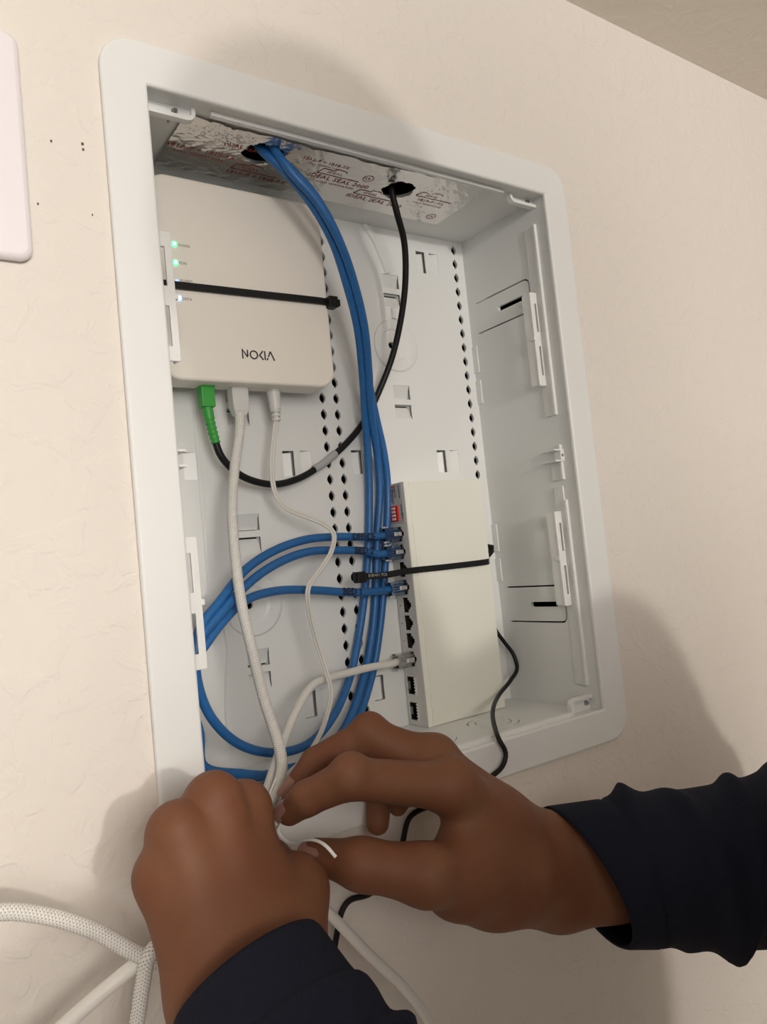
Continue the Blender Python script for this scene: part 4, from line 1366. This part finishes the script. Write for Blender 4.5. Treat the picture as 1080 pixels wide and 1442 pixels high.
# fingernails that can be seen
def nail(tip, prev, out, w, l, parent, r=0.0068):
    tip, prev, out = Vector(tip), Vector(prev), Vector(out)
    t = (tip - prev).normalized()
    o_ = (out - t * out.dot(t)).normalized()
    s_ = t.cross(o_)
    v, f = [], []
    n, m_ = 7, 7
    for i in range(n):
        for j in range(m_):
            a, b = i / (n - 1) - 0.5, j / (m_ - 1) - 0.5
            ww = w * (1 - 0.5 * max(0, b - 0.2) ** 1.0)
            v.append(tip + t * (b * l + 0.0005) + s_ * (a * ww) + o_ * (r + 0.0010 - 1.6 * (a * w) ** 2 / 0.012 - 0.0012 * (b + 0.5) ** 2))
    for i in range(n - 1):
        for j in range(m_ - 1):
            f.append((i * m_ + j, i * m_ + j + 1, (i + 1) * m_ + j + 1, (i + 1) * m_ + j))
    o2 = mesh('fingernail', v, f, M['nail'], parent, True)
    return o2
nail(RI[3], RI[2], (-0.45, -0.55, 0.70), 0.0100, 0.0105, body)
nail(RM[3], RM[2], (-0.75, -0.2, 0.60), 0.0100, 0.0105, body)
nail(RT[3], RT[2], (-0.5, -0.75, 0.45), 0.0125, 0.0130, body, 0.0080)

# --- shirt: two sleeves with cuffs and folds, and the torso -----------------
sh_v, sh_f = [], []
def add_shirt(V, F):
    n = sum(len(q) for q in sh_v)
    sh_v.append(np.array(V, float))
    sh_f.extend([tuple(int(i) + n for i in q) for q in F])

def sleeve(path, radii, cuff_dir, seed, folds, squash=(1.0, 1.0), cuff_len=0.024, rolls=()):
    """path from cuff to shoulder; radii along it; first rings are the cuff"""
    rg = np.random.RandomState(seed)
    P = spline(path, 0.0020)
    s = np.concatenate([[0], np.cumsum(np.linalg.norm(np.diff(P, axis=0), axis=1))])
    sk = np.linspace(0, s[-1], len(radii))
    r = np.interp(s, sk, radii)
    T, A, Bn = frames(P)
    cd = np.array(cuff_dir, float)
    cd /= np.linalg.norm(cd)
    n = 72
    th = 2 * math.pi * np.arange(n) / n
    fold = [(rg.uniform(0.03, min(s[-1], 0.40)), rg.uniform(0.0040, 0.0085), rg.uniform(0, 2 * math.pi), rg.uniform(0.8, 2.2), rg.uniform(-0.010, 0.010)) for _ in range(folds)]
    V, F = [], []
    def ring(i, rad_off, shift=0.0, foldy=True):
        disp = np.zeros(n)
        if foldy:
            amt = np.clip((s[i] - cuff_len) / 0.012, 0, 1)
            for (s0, wd, ph, span, skew) in fold:
                dth = (th - ph + math.pi) % (2 * math.pi) - math.pi
                env = np.exp(-(dth / span) ** 2)
                disp += amt * 0.0068 * env * np.exp(-((s[i] - s0 - skew * dth) / wd) ** 2)
            for (s0, wd, am, ph, span, skew) in rolls:
                dth = (th - ph + math.pi) % (2 * math.pi) - math.pi
                x_ = (s[i] - s0 - skew * dth * dth) / wd
                disp += am * np.exp(-(dth / span) ** 2) * np.where(x_ < 0, np.exp(-(x_ * 2.2) ** 2), np.exp(-(x_ * 0.8) ** 2))
            disp += amt * 0.0012 * np.sin(3 * th + s[i] * 60 + seed)
            if 0 <= s[i] - cuff_len < 0.004:
                disp -= 0.0012 * math.sin(math.pi * (s[i] - cuff_len) / 0.004)
        rr = r[i] + rad_off + disp
        t = max(0.0, 1 - s[i] / 0.05)
        # shear the first rings so that the cuff lies in the plane across cuff_dir
        base = P[i] + T[i] * shift
        pts = base + A[i] * (np.cos(th) * rr * squash[0])[:, None] + Bn[i] * (np.sin(th) * rr * squash[1])[:, None]
        if t > 0:
            den = T[i] @ cd
            k = ((base - pts) @ cd) / den
            pts = pts + T[i] * (k * t)[:, None]
        return pts
    first = [ring(9, -0.0032, 0, False), ring(4, -0.0030, 0, False), ring(0, -0.0022, 0.0004, False), ring(0, -0.0006, -0.0004, False)]
    rings = first + [ring(i, 0.0) for i in range(1, len(P))]
    for q in rings:
        V.extend(q.tolist())
    for i in range(len(rings) - 1):
        for k in range(n):
            j = (k + 1) % n
            F.append((i * n + k, i * n + j, (i + 1) * n + j, (i + 1) * n + k))
    add_shirt(V, F)

CR = (0.1841, -0.0880, -0.4650)
sleeve([CR, lerp(CR, E_R, 0.3), lerp(CR, E_R, 0.65), E_R, lerp(E_R, SH_R, 0.3), lerp(E_R, SH_R, 0.7), SH_R], [0.0380, 0.0435, 0.0500, 0.0560, 0.0600, 0.0680, 0.0740], (1.0, -0.30, 0.30), 5, 14)
CL = (-0.0251, -0.1050, -0.4339)
sleeve([CL, lerp(CL, E_L, 0.3), lerp(CL, E_L, 0.65), E_L, lerp(E_L, SH_L, 0.3), lerp(E_L, SH_L, 0.7), SH_L], [0.0325, 0.0390, 0.0450, 0.0540, 0.0600, 0.0680, 0.0740], (0.12, -0.75, -0.65), 11, 12, rolls=[(0.030 + 0.026 * q, 0.009, 0.0048, 2.1 * q, 2.6, 0.002 * (q % 2)) for q in range(5)])
ft_ = Field((-0.30, -0.84, -1.02), (0.45, -0.44, -0.17), 0.008)
ft_.ell((0.083, -0.655, -0.470), X3, (0.178, 0.118, 0.225), 0.05)
ft_.ell((0.083, -0.655, -0.790), X3, (0.165, 0.114, 0.205), 0.06)
ft_.cone(SH_L, SH_R, 0.068, 0.068, 0.05)
ft_.cone((0.083, -0.640, -0.300), (0.083, -0.638, -0.245), 0.085, 0.072, 0.03)
V, F = ft_.skin()
V = relax(V, F, 3, 0.5)
add_shirt(V, F.tolist())
SV = np.concatenate(sh_v)
me = bpy.data.meshes.new('shirt')
me.from_pydata(SV.tolist(), [], sh_f)
me.update()
shirt = link_mesh('shirt', me, M['navy'], person, True)

# short dark hair
fh = Field((-0.05, -0.74, -0.12), (0.20, -0.47, 0.08), 0.005)
fh.ell((HC[0], HC[1] - 0.016, HC[2] + 0.026), X3, (0.084, 0.100, 0.088), 0.01)
fh.ell((HC[0], HC[1] + 0.075, HC[2] - 0.040), X3, (0.090, 0.060, 0.075), 0.012, sub=True)
V, F = fh.skin()
V = relax(V, F, 2, 0.5)
me = bpy.data.meshes.new('hair')
me.from_pydata(V.tolist(), [], F.tolist())
me.update()
link_mesh('hair', me, M['hair'], person, True)
